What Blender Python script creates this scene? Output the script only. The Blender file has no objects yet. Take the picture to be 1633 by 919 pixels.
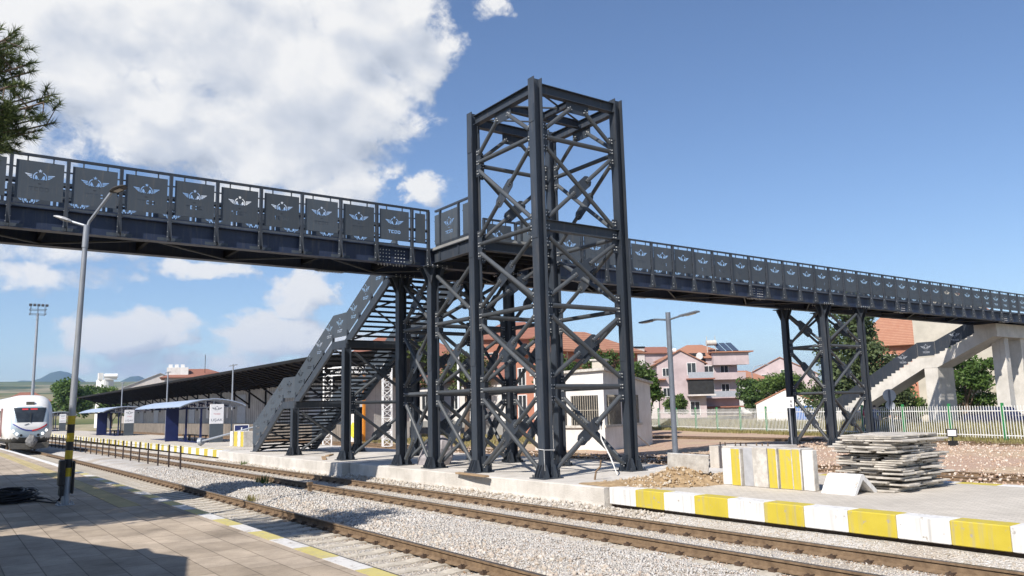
import bpy, math, random
import numpy as np
from mathutils import Vector, Matrix
rnd = random.Random(7)
nrng = np.random.default_rng(11)
rad = math.radians
SC = bpy.context.scene
COL = SC.collection

# ------------------------------------------------------------------ mesh helpers
class MB:
    def __init__(s):
        s.v = []; s.f = []; s.m = []
    def add(s, vs, fs, mi=0):
        b = len(s.v); s.v.extend([tuple(p) for p in vs])
        for f in fs:
            s.f.append(tuple(b + i for i in f)); s.m.append(mi)
    def box(s, x0, x1, y0, y1, z0, z1, mi=0):
        v = [(x0,y0,z0),(x1,y0,z0),(x1,y1,z0),(x0,y1,z0),(x0,y0,z1),(x1,y0,z1),(x1,y1,z1),(x0,y1,z1)]
        s.add(v, [(0,3,2,1),(4,5,6,7),(0,1,5,4),(1,2,6,5),(2,3,7,6),(3,0,4,7)], mi)
    def cbox(s, c, sz, rz=0.0, mi=0, ry=0.0, rx=0.0):
        M = Matrix.Rotation(rz,3,'Z') @ Matrix.Rotation(ry,3,'Y') @ Matrix.Rotation(rx,3,'X')
        hx,hy,hz = sz[0]/2, sz[1]/2, sz[2]/2
        pts = [(-hx,-hy,-hz),(hx,-hy,-hz),(hx,hy,-hz),(-hx,hy,-hz),(-hx,-hy,hz),(hx,-hy,hz),(hx,hy,hz),(-hx,hy,hz)]
        c = Vector(c)
        s.add([tuple(c + M @ Vector(p)) for p in pts], [(0,3,2,1),(4,5,6,7),(0,1,5,4),(1,2,6,5),(2,3,7,6),(3,0,4,7)], mi)
    def bevbox(s, c, sz, b=0.02, rz=0.0, mi=0, ry=0.0, rx=0.0):
        # box with chamfered vertical and top edges
        M = Matrix.Rotation(rz,3,'Z') @ Matrix.Rotation(ry,3,'Y') @ Matrix.Rotation(rx,3,'X')
        hx,hy,hz = sz[0]/2, sz[1]/2, sz[2]/2
        def ring(dx,dy,z):
            return [(-hx+dx,-hy+dy-0,z)]
        def oct_(ix, z):
            a,bb = hx-ix, hy-ix
            return [(-a+b,-bb,z),(a-b,-bb,z),(a,-bb+b,z),(a,bb-b,z),(a-b,bb,z),(-a+b,bb,z),(-a,bb-b,z),(-a,-bb+b,z)]
        rings = [oct_(b,-hz),oct_(0,-hz+b),oct_(0,hz-b),oct_(b,hz)]
        vs = [p for r in rings for p in r]; fs = []
        for k in range(3):
            for i in range(8):
                j = (i+1)%8
                fs.append((k*8+i,k*8+j,k*8+8+j,k*8+8+i))
        fs.append(tuple(range(7,-1,-1))); fs.append(tuple(range(24,32)))
        c = Vector(c)
        s.add([tuple(c + M @ Vector(p)) for p in vs], fs, mi)
    def pipe(s, p0, p1, r0, r1=None, n=8, mi=0, caps=True):
        if r1 is None: r1 = r0
        p0 = Vector(p0); p1 = Vector(p1); d = (p1-p0)
        if d.length < 1e-6: return
        d.normalize()
        a = d.cross(Vector((0,0,1)))
        if a.length < 1e-4: a = Vector((1,0,0))
        a.normalize(); b = d.cross(a)
        vs = []
        for p, r in ((p0,r0),(p1,r1)):
            for i in range(n):
                t = 2*math.pi*i/n
                vs.append(tuple(p + a*(r*math.cos(t)) + b*(r*math.sin(t))))
        fs = [(i,(i+1)%n,n+(i+1)%n,n+i) for i in range(n)]
        if caps: fs += [tuple(range(n-1,-1,-1)), tuple(range(n,2*n))]
        s.add(vs, fs, mi)
    def tube(s, pts, r, n=6, mi=0):
        rs = r if isinstance(r,(list,tuple)) else [r]*len(pts)
        pts = [Vector(p) for p in pts]; vs = []; N = len(pts)
        for k,p in enumerate(pts):
            d = (pts[min(k+1,N-1)]-pts[max(k-1,0)]).normalized()
            a = d.cross(Vector((0,0,1)))
            if a.length < 1e-3: a = Vector((1,0,0))
            a.normalize(); b = d.cross(a)
            for i in range(n):
                t = 2*math.pi*i/n
                vs.append(tuple(p + a*(rs[k]*math.cos(t)) + b*(rs[k]*math.sin(t))))
        fs = []
        for k in range(N-1):
            for i in range(n):
                j = (i+1)%n
                fs.append((k*n+i,k*n+j,(k+1)*n+j,(k+1)*n+i))
        fs += [tuple(range(n-1,-1,-1)), tuple(range((N-1)*n, N*n))]
        s.add(vs, fs, mi)
    def prism(s, poly, a, b, axis='y', mi=0):
        """poly in 2D; extruded along axis from a to b. axis x: (y,z); y: (x,z); z: (x,y)"""
        def P(p,t):
            return {'x':(t,p[0],p[1]),'y':(p[0],t,p[1]),'z':(p[0],p[1],t)}[axis]
        n = len(poly)
        vs = [P(p,a) for p in poly]+[P(p,b) for p in poly]
        fs = [tuple(range(n)), tuple(range(2*n-1,n-1,-1))]
        fs += [((i+1)%n, i, n+i, n+(i+1)%n) for i in range(n)]
        s.add(vs, fs, mi)
    def sphere(s, c, r, sz=(1,1,1), nu=12, nv=8, mi=0):
        vs = [(c[0],c[1],c[2]-r*sz[2])]
        for j in range(1,nv):
            t = math.pi*j/nv - math.pi/2
            for i in range(nu):
                u = 2*math.pi*i/nu
                vs.append((c[0]+r*sz[0]*math.cos(t)*math.cos(u), c[1]+r*sz[1]*math.cos(t)*math.sin(u), c[2]+r*sz[2]*math.sin(t)))
        vs.append((c[0],c[1],c[2]+r*sz[2])); top = len(vs)-1
        fs = [(0,1+(i+1)%nu,1+i) for i in range(nu)]
        for j in range(nv-2):
            for i in range(nu):
                a = 1+j*nu+i; b = 1+j*nu+(i+1)%nu
                fs.append((a,b,b+nu,a+nu))
        o = 1+(nv-2)*nu
        fs += [(o+i,o+(i+1)%nu,top) for i in range(nu)]
        s.add(vs, fs, mi)
    def build(s, name, mats, parent=None, smooth=False, local=False, fix=True):
        me = bpy.data.meshes.new(name)
        off = Vector((0,0,0))
        if parent is not None and not local: off = ORG.get(parent.name, Vector((0,0,0)))
        me.from_pydata([(x-off.x,y-off.y,z-off.z) for x,y,z in s.v], [], s.f)
        if not isinstance(mats,(list,tuple)): mats = [mats]
        for m in mats: me.materials.append(m)
        if len(mats) > 1: me.polygons.foreach_set('material_index', s.m)
        if fix:
            import bmesh
            bm = bmesh.new(); bm.from_mesh(me)
            bmesh.ops.recalc_face_normals(bm, faces=bm.faces)
            bm.to_mesh(me); bm.free()
        if smooth:
            me.polygons.foreach_set('use_smooth', [True]*len(me.polygons))
        return link(name, me, parent)

ORG = {}
def link(name, data, parent=None):
    o = bpy.data.objects.new(name, data); COL.objects.link(o)
    if parent is not None:
        o.parent = parent
        ORG[o.name] = ORG.get(parent.name, Vector((0,0,0))).copy()
    else:
        ORG[o.name] = Vector((0,0,0))
    return o
def thing(name, label, cat, loc=(0,0,0), rz=0.0, group=None):
    o = bpy.data.objects.new(name, None); COL.objects.link(o)
    o.empty_display_size = 0.3
    o.location = loc; o.rotation_euler = (0,0,rz); ORG[o.name] = Vector(loc)
    return tag(o, label, cat, group)
def tag(o, label=None, cat=None, group=None, kind=None):
    if label: o['label'] = label
    if cat: o['category'] = cat
    if group: o['group'] = group
    if kind: o['kind'] = kind
    return o
def recentre(o):
    """move a single-mesh thing's origin to the foot of its bounding box"""
    me = o.data; n = len(me.vertices); a = np.empty(n*3); me.vertices.foreach_get('co', a); a = a.reshape(-1,3)
    c = (a.min(0)+a.max(0))/2; c[2] = a[:,2].min()
    a -= c; me.vertices.foreach_set('co', a.ravel()); me.update()
    o.location = Vector(c); ORG[o.name] = Vector(c)
    return o
def dup(root, loc, rz=None, label=None, scale=None):
    def cp(o, par):
        c = o.copy(); COL.objects.link(c)
        if par is not None: c.parent = par
        for ch in o.children: cp(ch, c)
        return c
    r = cp(root, None); r.location = loc
    if rz is not None: r.rotation_euler = (0,0,rz)
    if scale is not None: r.scale = (scale,)*3 if not isinstance(scale,(tuple,list)) else scale
    if label: r['label'] = label
    return r

# ------------------------------------------------------------------ materials
def nmat(name):
    m = bpy.data.materials.new(name); m.use_nodes = True
    nt = m.node_tree; b = nt.nodes['Principled BSDF']
    return m, nt, b
def mat(name, c, rough=0.7, metal=0.0, var=0.15, scale=6.0, c2=None, bump=0.0, bscale=40.0, detail=4.0, rvar=0.0, island=0.0, stretch=None, lo=0.35, hi=0.65, spec=0.4):
    m, nt, b = nmat(name)
    N = nt.nodes; L = nt.links
    tc = N.new('ShaderNodeTexCoord'); mp = N.new('ShaderNodeMapping')
    L.new(tc.outputs['Object'], mp.inputs['Vector'])
    if stretch: mp.inputs['Scale'].default_value = stretch
    nz = N.new('ShaderNodeTexNoise'); nz.inputs['Scale'].default_value = scale; nz.inputs['Detail'].default_value = detail; nz.inputs['Roughness'].default_value = 0.62
    L.new(mp.outputs['Vector'], nz.inputs['Vector'])
    cr = N.new('ShaderNodeValToRGB')
    cr.color_ramp.elements[0].position = lo; cr.color_ramp.elements[1].position = hi
    if c2 is None:
        a = [max(0,x*(1-var)) for x in c]; d = [min(1,x*(1+var)) for x in c]
    else: a, d = c, c2
    cr.color_ramp.elements[0].color = (*a,1); cr.color_ramp.elements[1].color = (*d,1)
    L.new(nz.outputs['Fac'], cr.inputs['Fac'])
    out = cr.outputs['Color']
    if island:
        ge = N.new('ShaderNodeNewGeometry'); hs = N.new('ShaderNodeHueSaturation')
        mr = N.new('ShaderNodeMapRange'); mr.inputs['To Min'].default_value = 1-island; mr.inputs['To Max'].default_value = 1+island
        L.new(ge.outputs['Random Per Island'], mr.inputs['Value']); L.new(mr.outputs['Result'], hs.inputs['Value']); L.new(out, hs.inputs['Color'])
        out = hs.outputs['Color']
    L.new(out, b.inputs['Base Color'])
    b.inputs['Roughness'].default_value = rough; b.inputs['Metallic'].default_value = metal
    b.inputs['Specular IOR Level'].default_value = spec
    if rvar:
        mr = N.new('ShaderNodeMapRange'); mr.inputs['To Min'].default_value = rough-rvar; mr.inputs['To Max'].default_value = rough+rvar
        L.new(nz.outputs['Fac'], mr.inputs['Value']); L.new(mr.outputs['Result'], b.inputs['Roughness'])
    if bump:
        n2 = N.new('ShaderNodeTexNoise'); n2.inputs['Scale'].default_value = bscale; n2.inputs['Detail'].default_value = 5
        L.new(mp.outputs['Vector'], n2.inputs['Vector'])
        bp = N.new('ShaderNodeBump'); bp.inputs['Strength'].default_value = min(1,bump); bp.inputs['Distance'].default_value = 0.02
        L.new(n2.outputs['Fac'], bp.inputs['Height']); L.new(bp.outputs['Normal'], b.inputs['Normal'])
    return m
def mix_node(nt, a, b, fac, typ='MIX'):
    n = nt.nodes.new('ShaderNodeMix'); n.data_type = 'RGBA'; n.blend_type = typ
    if isinstance(fac,(int,float)): n.inputs[0].default_value = fac
    else: nt.links.new(fac, n.inputs[0])
    for s, i in ((a,6),(b,7)):
        if isinstance(s,(tuple,list)): n.inputs[i].default_value = (*s,1) if len(s)==3 else s
        else: nt.links.new(s, n.inputs[i])
    return n.outputs[2]
def leafmat(name, c1, c2, trans=0.35):
    m, nt, b = nmat(name); N = nt.nodes; L = nt.links
    ge = N.new('ShaderNodeNewGeometry'); cr = N.new('ShaderNodeValToRGB')
    cr.color_ramp.elements[0].color = (*c1,1); cr.color_ramp.elements[1].color = (*c2,1)
    L.new(ge.outputs['Random Per Island'], cr.inputs['Fac'])
    L.new(cr.outputs['Color'], b.inputs['Base Color']); b.inputs['Roughness'].default_value = 0.55; b.inputs['Specular IOR Level'].default_value = 0.25
    tr = N.new('ShaderNodeBsdfTranslucent'); L.new(cr.outputs['Color'], tr.inputs['Color'])
    mx = N.new('ShaderNodeMixShader'); mx.inputs[0].default_value = trans
    L.new(b.outputs[0], mx.inputs[1]); L.new(tr.outputs[0], mx.inputs[2])
    L.new(mx.outputs[0], N['Material Output'].inputs['Surface'])
    return m
def emit(name, c, s):
    m, nt, b = nmat(name)
    b.inputs['Base Color'].default_value = (*c,1); b.inputs['Emission Color'].default_value = (*c,1); b.inputs['Emission Strength'].default_value = s
    return m
def streak_concrete(name, base, dark, sc=1.2, bump=0.3, board=False):
    m, nt, b = nmat(name); N = nt.nodes; L = nt.links
    tc = N.new('ShaderNodeTexCoord')
    n1 = N.new('ShaderNodeTexNoise'); n1.inputs['Scale'].default_value = sc; n1.inputs['Detail'].default_value = 7; n1.inputs['Roughness'].default_value = .65
    L.new(tc.outputs['Object'], n1.inputs['Vector'])
    mp = N.new('ShaderNodeMapping'); mp.inputs['Scale'].default_value = (7,7,.5); L.new(tc.outputs['Object'], mp.inputs['Vector'])
    n2 = N.new('ShaderNodeTexNoise'); n2.inputs['Scale'].default_value = 1.0; n2.inputs['Detail'].default_value = 4; L.new(mp.outputs[0], n2.inputs['Vector'])
    r1 = N.new('ShaderNodeMapRange'); r1.inputs['From Min'].default_value=.35; r1.inputs['From Max'].default_value=.7; L.new(n1.outputs['Fac'], r1.inputs['Value'])
    c = mix_node(nt, base, dark, r1.outputs[0])
    r2 = N.new('ShaderNodeMapRange'); r2.inputs['From Min'].default_value=.55; r2.inputs['From Max'].default_value=.75; r2.inputs['To Max'].default_value=.6; L.new(n2.outputs['Fac'], r2.inputs['Value'])
    c = mix_node(nt, c, dark, r2.outputs[0])
    L.new(c, b.inputs['Base Color']); b.inputs['Roughness'].default_value = .88; b.inputs['Specular IOR Level'].default_value=.2
    n3 = N.new('ShaderNodeTexNoise'); n3.inputs['Scale'].default_value = 28; n3.inputs['Detail'].default_value = 6; L.new(tc.outputs['Object'], n3.inputs['Vector'])
    bp = N.new('ShaderNodeBump'); bp.inputs['Strength'].default_value = bump; bp.inputs['Distance'].default_value = .02
    L.new(n3.outputs['Fac'], bp.inputs['Height']); L.new(bp.outputs[0], b.inputs['Normal'])
    return m

def steelmat(name, c, scratch=.5, rough=.45):
    m, nt, b = nmat(name); N = nt.nodes; L = nt.links
    tc = N.new('ShaderNodeTexCoord')
    n1 = N.new('ShaderNodeTexNoise'); n1.inputs['Scale'].default_value = 1.7; n1.inputs['Detail'].default_value = 6; L.new(tc.outputs['Object'], n1.inputs['Vector'])
    n2 = N.new('ShaderNodeTexNoise'); n2.inputs['Scale'].default_value = 9; n2.inputs['Detail'].default_value = 8; n2.inputs['Roughness'].default_value=.75; L.new(tc.outputs['Object'], n2.inputs['Vector'])
    cc = mix_node(nt, [x*.8 for x in c], [x*1.25 for x in c], n1.outputs['Fac'])
    r2 = N.new('ShaderNodeMapRange'); r2.inputs['From Min'].default_value=.6; r2.inputs['From Max'].default_value=.78; r2.inputs['To Max'].default_value=scratch; L.new(n2.outputs['Fac'], r2.inputs['Value'])
    cc = mix_node(nt, cc, (.16,.16,.16), r2.outputs[0])
    mp = N.new('ShaderNodeMapping'); mp.inputs['Scale'].default_value = (6,6,.45); L.new(tc.outputs['Object'], mp.inputs['Vector'])
    n4 = N.new('ShaderNodeTexNoise'); n4.inputs['Scale'].default_value = 1.6; n4.inputs['Detail'].default_value = 6; n4.inputs['Roughness'].default_value=.7; L.new(mp.outputs[0], n4.inputs['Vector'])
    r4 = N.new('ShaderNodeMapRange'); r4.inputs['From Min'].default_value=.52; r4.inputs['From Max'].default_value=.78; r4.inputs['To Max'].default_value=.55; L.new(n4.outputs['Fac'], r4.inputs['Value'])
    cc = mix_node(nt, cc, (.12,.105,.09), r4.outputs[0])
    oi = N.new('ShaderNodeObjectInfo'); mr = N.new('ShaderNodeMapRange'); mr.inputs['To Min'].default_value=.84; mr.inputs['To Max'].default_value=1.2; L.new(oi.outputs['Random'],mr.inputs['Value'])
    hv = N.new('ShaderNodeHueSaturation'); L.new(cc,hv.inputs['Color']); L.new(mr.outputs[0],hv.inputs['Value']); cc = hv.outputs[0]
    L.new(cc, b.inputs['Base Color'])
    r3 = N.new('ShaderNodeMapRange'); r3.inputs['To Min'].default_value=rough-.1; r3.inputs['To Max'].default_value=rough+.15; L.new(n1.outputs['Fac'], r3.inputs['Value']); L.new(r3.outputs[0], b.inputs['Roughness'])
    b.inputs['Specular IOR Level'].default_value = .45
    return m

M = {}
M['steel'] = steelmat('steel_paint', (.028,.035,.046), .5)
M['panel'] = steelmat('panel_paint', (.050,.062,.076), .18, .55)
M['pipe'] = steelmat('pipe_paint', (.052,.058,.064), .75)
M['shaded_steel'] = steelmat('girder_shade_blue', (.017,.026,.054), .2)  # steel colour with flange shade and blue sky reflection painted in
M['bolt'] = mat('zinc_bolt', (.62,.62,.6), .4, .3, .2, 30)
M['concrete'] = streak_concrete('fresh_concrete', (.64,.60,.545), (.44,.405,.355), 1.1, .7)
M['old_concrete'] = streak_concrete('old_concrete', (.62,.585,.53), (.43,.405,.36), .9)
M['dark_concrete'] = streak_concrete('grey_concrete', (.30,.30,.29), (.2,.2,.19), .9)
M['tread'] = mat('tread_steel', (.014,.016,.02), .6, 0, .3, 4)
M['rail_side'] = mat('rail_rust', (.13,.085,.05), .8, 0, .25, 7, c2=(.22,.15,.09), bump=.3, bscale=60)
M['rail_top'] = mat('rail_head', (.10,.085,.075), .42, .35, .2, 3, stretch=(8,.4,8))
M['rail_shade'] = mat('rail_kerb_shade', (.05,.035,.025), .8, 0, .2, 8)  # darkened rust colour, painted-in shade for rail head undersides and kerb recesses
M['sleeper'] = mat('sleeper_concrete', (.40,.355,.285), .9, 0, .2, 5, c2=(.54,.49,.41), bump=.3)
M['clip'] = mat('clip_rust', (.07,.045,.03), .8, 0, .3, 20)
def paintmat(name, c1, c2, under, chip=.60, streak=.5):
    m, nt, b = nmat(name); N = nt.nodes; L = nt.links
    tc = N.new('ShaderNodeTexCoord')
    n1 = N.new('ShaderNodeTexNoise'); n1.inputs['Scale'].default_value=2.6; n1.inputs['Detail'].default_value=4; L.new(tc.outputs['Object'],n1.inputs['Vector'])
    c = mix_node(nt, c1, c2, n1.outputs['Fac'])
    mp = N.new('ShaderNodeMapping'); mp.inputs['Scale'].default_value=(11,11,.8); L.new(tc.outputs['Object'],mp.inputs['Vector'])
    n2 = N.new('ShaderNodeTexNoise'); n2.inputs['Scale'].default_value=1; n2.inputs['Detail'].default_value=5; L.new(mp.outputs[0],n2.inputs['Vector'])
    r2 = N.new('ShaderNodeMapRange'); r2.inputs['From Min'].default_value=.5; r2.inputs['From Max'].default_value=.8; r2.inputs['To Max'].default_value=streak; L.new(n2.outputs['Fac'],r2.inputs['Value'])
    c = mix_node(nt, c, [x*.55+.12 for x in under], r2.outputs[0])
    n3 = N.new('ShaderNodeTexNoise'); n3.inputs['Scale'].default_value=5; n3.inputs['Detail'].default_value=11; n3.inputs['Roughness'].default_value=.75; L.new(tc.outputs['Object'],n3.inputs['Vector'])
    r3 = N.new('ShaderNodeMapRange'); r3.inputs['From Min'].default_value=chip; r3.inputs['From Max'].default_value=chip+.03; L.new(n3.outputs['Fac'],r3.inputs['Value'])
    c = mix_node(nt, c, under, r3.outputs[0])
    L.new(c, b.inputs['Base Color']); b.inputs['Roughness'].default_value=.7; b.inputs['Specular IOR Level'].default_value=.3
    bp = N.new('ShaderNodeBump'); bp.inputs['Strength'].default_value=.35; bp.inputs['Distance'].default_value=.012; bp.invert=True; L.new(n3.outputs['Fac'],bp.inputs['Height']); L.new(bp.outputs[0],b.inputs['Normal'])
    return m
M['white_paint'] = paintmat('kerb_white_paint', (.60,.585,.56), (.74,.73,.71), (.33,.30,.26), .60, .7) or mat('kerb_white_paint', (.72,.71,.69), .7, 0, .06, 3, c2=(.86,.86,.85), bump=.12, bscale=25)
M['yellow_paint'] = paintmat('kerb_yellow_paint', (.44,.345,.03), (.57,.46,.06), (.35,.31,.24), .595, .65) or mat('kerb_yellow_paint', (.62,.47,.03), .7, 0, .1, 4, c2=(.74,.60,.07), bump=.12, bscale=25)
M['dull_white'] = mat('worn_white_paint', (.55,.53,.49), .8, 0, .1, 5, c2=(.75,.74,.71))
M['stone_rough'] = mat('bare_stone', (.40,.37,.33), .9, 0, .2, 6, c2=(.58,.55,.50), bump=.5, bscale=15)
M['grey_stone'] = mat('grey_stone', (.36,.36,.37), .9, 0, .12, 5)
M['slab'] = mat('paving_slab', (.33,.30,.26), .92, 0, .2, 3, c2=(.52,.48,.42), bump=.4, bscale=35, island=.25)
M['black'] = mat('black_paint', (.015,.015,.016), .5, 0, .3, 5)
M['post_yellow'] = mat('post_yellow', (.50,.36,.02), .6, 0, .2, 8)
M['galv'] = mat('galvanised', (.30,.32,.35), .5, .4, .15, 5, stretch=(3,3,.4))
M['lamp_body'] = mat('lamp_housing', (.045,.04,.035), .5, 0, .2, 6)
M['lamp_lens'] = mat('lamp_lens', (.45,.40,.33), .3, 0, .1, 10)
M['lamp_grey'] = mat('lamp_light_grey', (.48,.48,.48), .5, .2, .1, 5)
M['dark_grey_post'] = mat('grey_post', (.13,.145,.17), .5, .1, .15, 4)
M['white_steel'] = mat('white_steel', (.72,.72,.71), .5, 0, .08, 4)
M['fence_white'] = mat('fence_white', (.74,.74,.71), .55, 0, .08, 4)
M['fence_green'] = mat('fence_green', (.03,.22,.07), .55, 0, .2, 4)
M['wire'] = mat('dark_wire', (.05,.035,.03), .7, 0, .2, 9)
M['plaster_white'] = streak_concrete('white_plaster', (.74,.72,.69), (.56,.53,.49), .7, .2)
M['plaster_pink'] = streak_concrete('pink_plaster', (.50,.41,.41), (.37,.30,.30), .6, .2)
M['plaster_pale'] = streak_concrete('pale_plaster', (.60,.56,.53), (.47,.42,.39), .6, .2)
M['plaster_beige'] = mat('beige_plaster', (.46,.42,.35), .92, 0, .1, 1.2)
M['plaster_orange'] = streak_concrete('orange_plaster', (.45,.20,.13), (.34,.15,.10), .6, .2)
M['brickred'] = mat('red_brick', (.33,.09,.055), .9, 0, .2, 8)
M['glass'] = mat('window_glass', (.03,.035,.04), .12, 0, .3, 2, spec=.6)
M['frame_white'] = mat('window_frame', (.70,.70,.68), .6, 0, .05, 5)
M['dark_void'] = mat('dark_opening', (.02,.02,.02), .8, 0, .3, 2)
M['shade_black'] = mat('shade_black_paint', (.006,.0055,.005), .9, 0, .4, 3)  # near-black that paints in shade under canopy and deck; also caps, aerial
M['trunk'] = mat('tree_bark', (.10,.07,.05), .95, 0, .3, 9, c2=(.19,.14,.10), bump=.6, bscale=18, stretch=(1,1,.25))
M['rag'] = mat('grey_cover', (.16,.155,.15), .8, 0, .25, 6, bump=.4)
M['train_white'] = mat('train_white', (.62,.61,.58), .3, 0, .08, 1.3, c2=(.72,.71,.69))
M['train_mask'] = mat('train_pale_blue', (.36,.43,.48), .35, 0, .06, 2)
M['train_dark'] = mat('train_underskirt', (.095,.088,.075), .7, 0, .25, 2.5)
M['train_maroon'] = mat('train_maroon', (.20,.07,.06), .5, 0, .15, 3)
M['train_red'] = mat('train_red', (.55,.03,.04), .35, 0, .05, 3)
M['train_blue'] = mat('train_blue', (.03,.04,.25), .35, 0, .05, 3)
M['navy'] = mat('navy_panel', (.012,.02,.085), .45, 0, .12, 3)
M['blue_roof'] = mat('shelter_roof', (.33,.40,.52), .35, 0, .12, 2)
M['board_grey'] = mat('board_grey', (.07,.085,.10), .5, 0, .1, 3)
M['board_white'] = mat('board_white', (.76,.76,.77), .5, 0, .03, 3)
M['ink'] = mat('printed_ink', (.09,.10,.13), .6, 0, .05, 5)
M['ink_red'] = mat('printed_red', (.5,.05,.06), .6, 0, .05, 5)
M['tarp'] = mat('grey_tarp', (.24,.22,.23), .75, 0, .2, 4, c2=(.38,.35,.36), bump=.6, bscale=9)
M['wood'] = mat('weathered_wood', (.32,.22,.13), .9, 0, .2, 5, stretch=(1,6,6))
M['orange_post'] = mat('orange_post', (.60,.22,.02), .6, 0, .1, 5)
M['yellow_sign'] = mat('yellow_sign', (.65,.60,.05), .6, 0, .1, 5)
M['headlight'] = emit('headlight_glow', (1,.98,.92), 1.6)
M['led_red'] = emit('led_red', (.45,.03,.035), .35)
M['blue_tarp'] = mat('blue_sheet', (.04,.14,.42), .6, 0, .2, 4)
M['solar'] = mat('solar_panel', (.05,.07,.11), .15, 0, .2, 5, spec=.6)
M['dirt_y'] = mat('sandy_earth', (.25,.165,.085), .95, 0, .3, 5, c2=(.42,.30,.17), bump=.8, bscale=22)
M['silo'] = mat('silo_white', (.68,.67,.64), .7, 0, .08, 1)
M['skin'] = mat('skin', (.52,.32,.23), .6, 0, .06, 9)
M['hair'] = mat('hair', (.03,.02,.015), .7, 0, .2, 30)
M['red_cloth'] = mat('red_shirt', (.35,.05,.07), .85, 0, .15, 12)
M['blue_cloth'] = mat('grey_blue_shirt', (.14,.17,.26), .85, 0, .15, 12)
M['jeans'] = mat('dark_trousers', (.04,.05,.09), .85, 0, .2, 12)
M['car_blue'] = mat('car_paint', (.02,.025,.07), .25, .3, .1, 2, spec=.6)
M['tyre'] = mat('rubber', (.02,.02,.02), .85, 0, .2, 9)
M['sign_face'] = mat('sign_back_grey', (.36,.38,.41), .5, .2, .1, 4)

def roofmat(name, c1, c2):
    m, nt, b = nmat(name); N = nt.nodes; L = nt.links
    tc = N.new('ShaderNodeTexCoord')
    w = N.new('ShaderNodeTexWave'); w.bands_direction = 'Z'; w.inputs['Scale'].default_value = 1.6; w.inputs['Distortion'].default_value = .6; w.inputs['Detail Scale'].default_value=4
    L.new(tc.outputs['Object'], w.inputs['Vector'])
    n1 = N.new('ShaderNodeTexNoise'); n1.inputs['Scale'].default_value = 2.2; n1.inputs['Detail'].default_value = 8; n1.inputs['Roughness'].default_value=.7; L.new(tc.outputs['Object'], n1.inputs['Vector'])
    r = N.new('ShaderNodeMapRange'); r.inputs['From Min'].default_value=.35; r.inputs['From Max'].default_value=.65; L.new(n1.outputs['Fac'], r.inputs['Value'])
    c = mix_node(nt, c1, c2, r.outputs[0])
    c = mix_node(nt, c, [x*.72 for x in c1], w.outputs['Fac'], 'MIX')
    nt.nodes[-1].inputs[0].default_value = .5
    L.new(c, b.inputs['Base Color']); b.inputs['Roughness'].default_value=.85
    bp = N.new('ShaderNodeBump'); bp.inputs['Strength'].default_value=.5; bp.inputs['Distance'].default_value=.05; L.new(w.outputs['Fac'], bp.inputs['Height']); L.new(bp.outputs[0], b.inputs['Normal'])
    return m
M['tile'] = roofmat('terracotta_tiles', (.36,.16,.095), (.44,.235,.15))
M['tile_dark'] = roofmat('old_terracotta_tiles', (.27,.105,.07), (.35,.17,.11))

def pavemat(name, c1, c2, mortar, sx, bw, bh, offs=.5, msize=.006, rot=0.0, var=.5):
    m, nt, b = nmat(name); N = nt.nodes; L = nt.links
    tc = N.new('ShaderNodeTexCoord'); mp = N.new('ShaderNodeMapping'); mp.inputs['Rotation'].default_value=(0,0,rot); L.new(tc.outputs['Object'], mp.inputs['Vector'])
    br = N.new('ShaderNodeTexBrick'); br.inputs['Scale'].default_value = 1; br.inputs['Brick Width'].default_value=bw; br.inputs['Row Height'].default_value=bh; br.inputs['Mortar Size'].default_value=msize; br.offset=offs
    br.inputs['Color1'].default_value=(*c1,1); br.inputs['Color2'].default_value=(*c2,1); br.inputs['Mortar'].default_value=(*mortar,1); br.inputs['Bias'].default_value=0
    L.new(mp.outputs[0], br.inputs['Vector'])
    n1 = N.new('ShaderNodeTexNoise'); n1.inputs['Scale'].default_value=.9; n1.inputs['Detail'].default_value=8; n1.inputs['Roughness'].default_value=.7; L.new(tc.outputs['Object'], n1.inputs['Vector'])
    r = N.new('ShaderNodeMapRange'); r.inputs['From Min'].default_value=.3; r.inputs['From Max'].default_value=.7; r.inputs['To Min'].default_value=1-var*.5; r.inputs['To Max'].default_value=1+var*.4; L.new(n1.outputs['Fac'], r.inputs['Value'])
    hs = N.new('ShaderNodeHueSaturation'); L.new(br.outputs['Color'], hs.inputs['Color']); L.new(r.outputs[0], hs.inputs['Value'])
    n2 = N.new('ShaderNodeTexNoise'); n2.inputs['Scale'].default_value=60; n2.inputs['Detail'].default_value=4; L.new(tc.outputs['Object'], n2.inputs['Vector'])
    c = mix_node(nt, hs.outputs[0], [x*.55 for x in c1], n2.outputs['Fac']); 
    mx = N[-1]
    rr = N.new('ShaderNodeMapRange'); rr.inputs['From Min'].default_value=.5; rr.inputs['From Max'].default_value=.8; rr.inputs['To Max'].default_value=.5; L.new(n2.outputs['Fac'], rr.inputs['Value']); L.new(rr.outputs[0], mx.inputs[0])
    L.new(c, b.inputs['Base Color']); b.inputs['Roughness'].default_value=.85; b.inputs['Specular IOR Level'].default_value=.25
    bp = N.new('ShaderNodeBump'); bp.inputs['Strength'].default_value=.35; bp.inputs['Distance'].default_value=.01; L.new(n2.outputs['Fac'], bp.inputs['Height']); L.new(bp.outputs[0], b.inputs['Normal'])
    return m
M['paving'] = pavemat('platform_tiles', (.35,.285,.215), (.46,.38,.295), (.20,.16,.12), 1, .8, .4, .5, .008, rot=math.pi/2, var=.85)
M['blocks'] = pavemat('platform_blocks', (.50,.455,.39), (.57,.52,.45), (.36,.32,.27), 1, .2, .1, .5, .006, rot=math.pi/2, var=.3)
M['bare_wall'] = pavemat('warehouse_blocks', (.40,.385,.36), (.45,.43,.40), (.30,.29,.27), 1, 1.0, .32, .5, .02)
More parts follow.
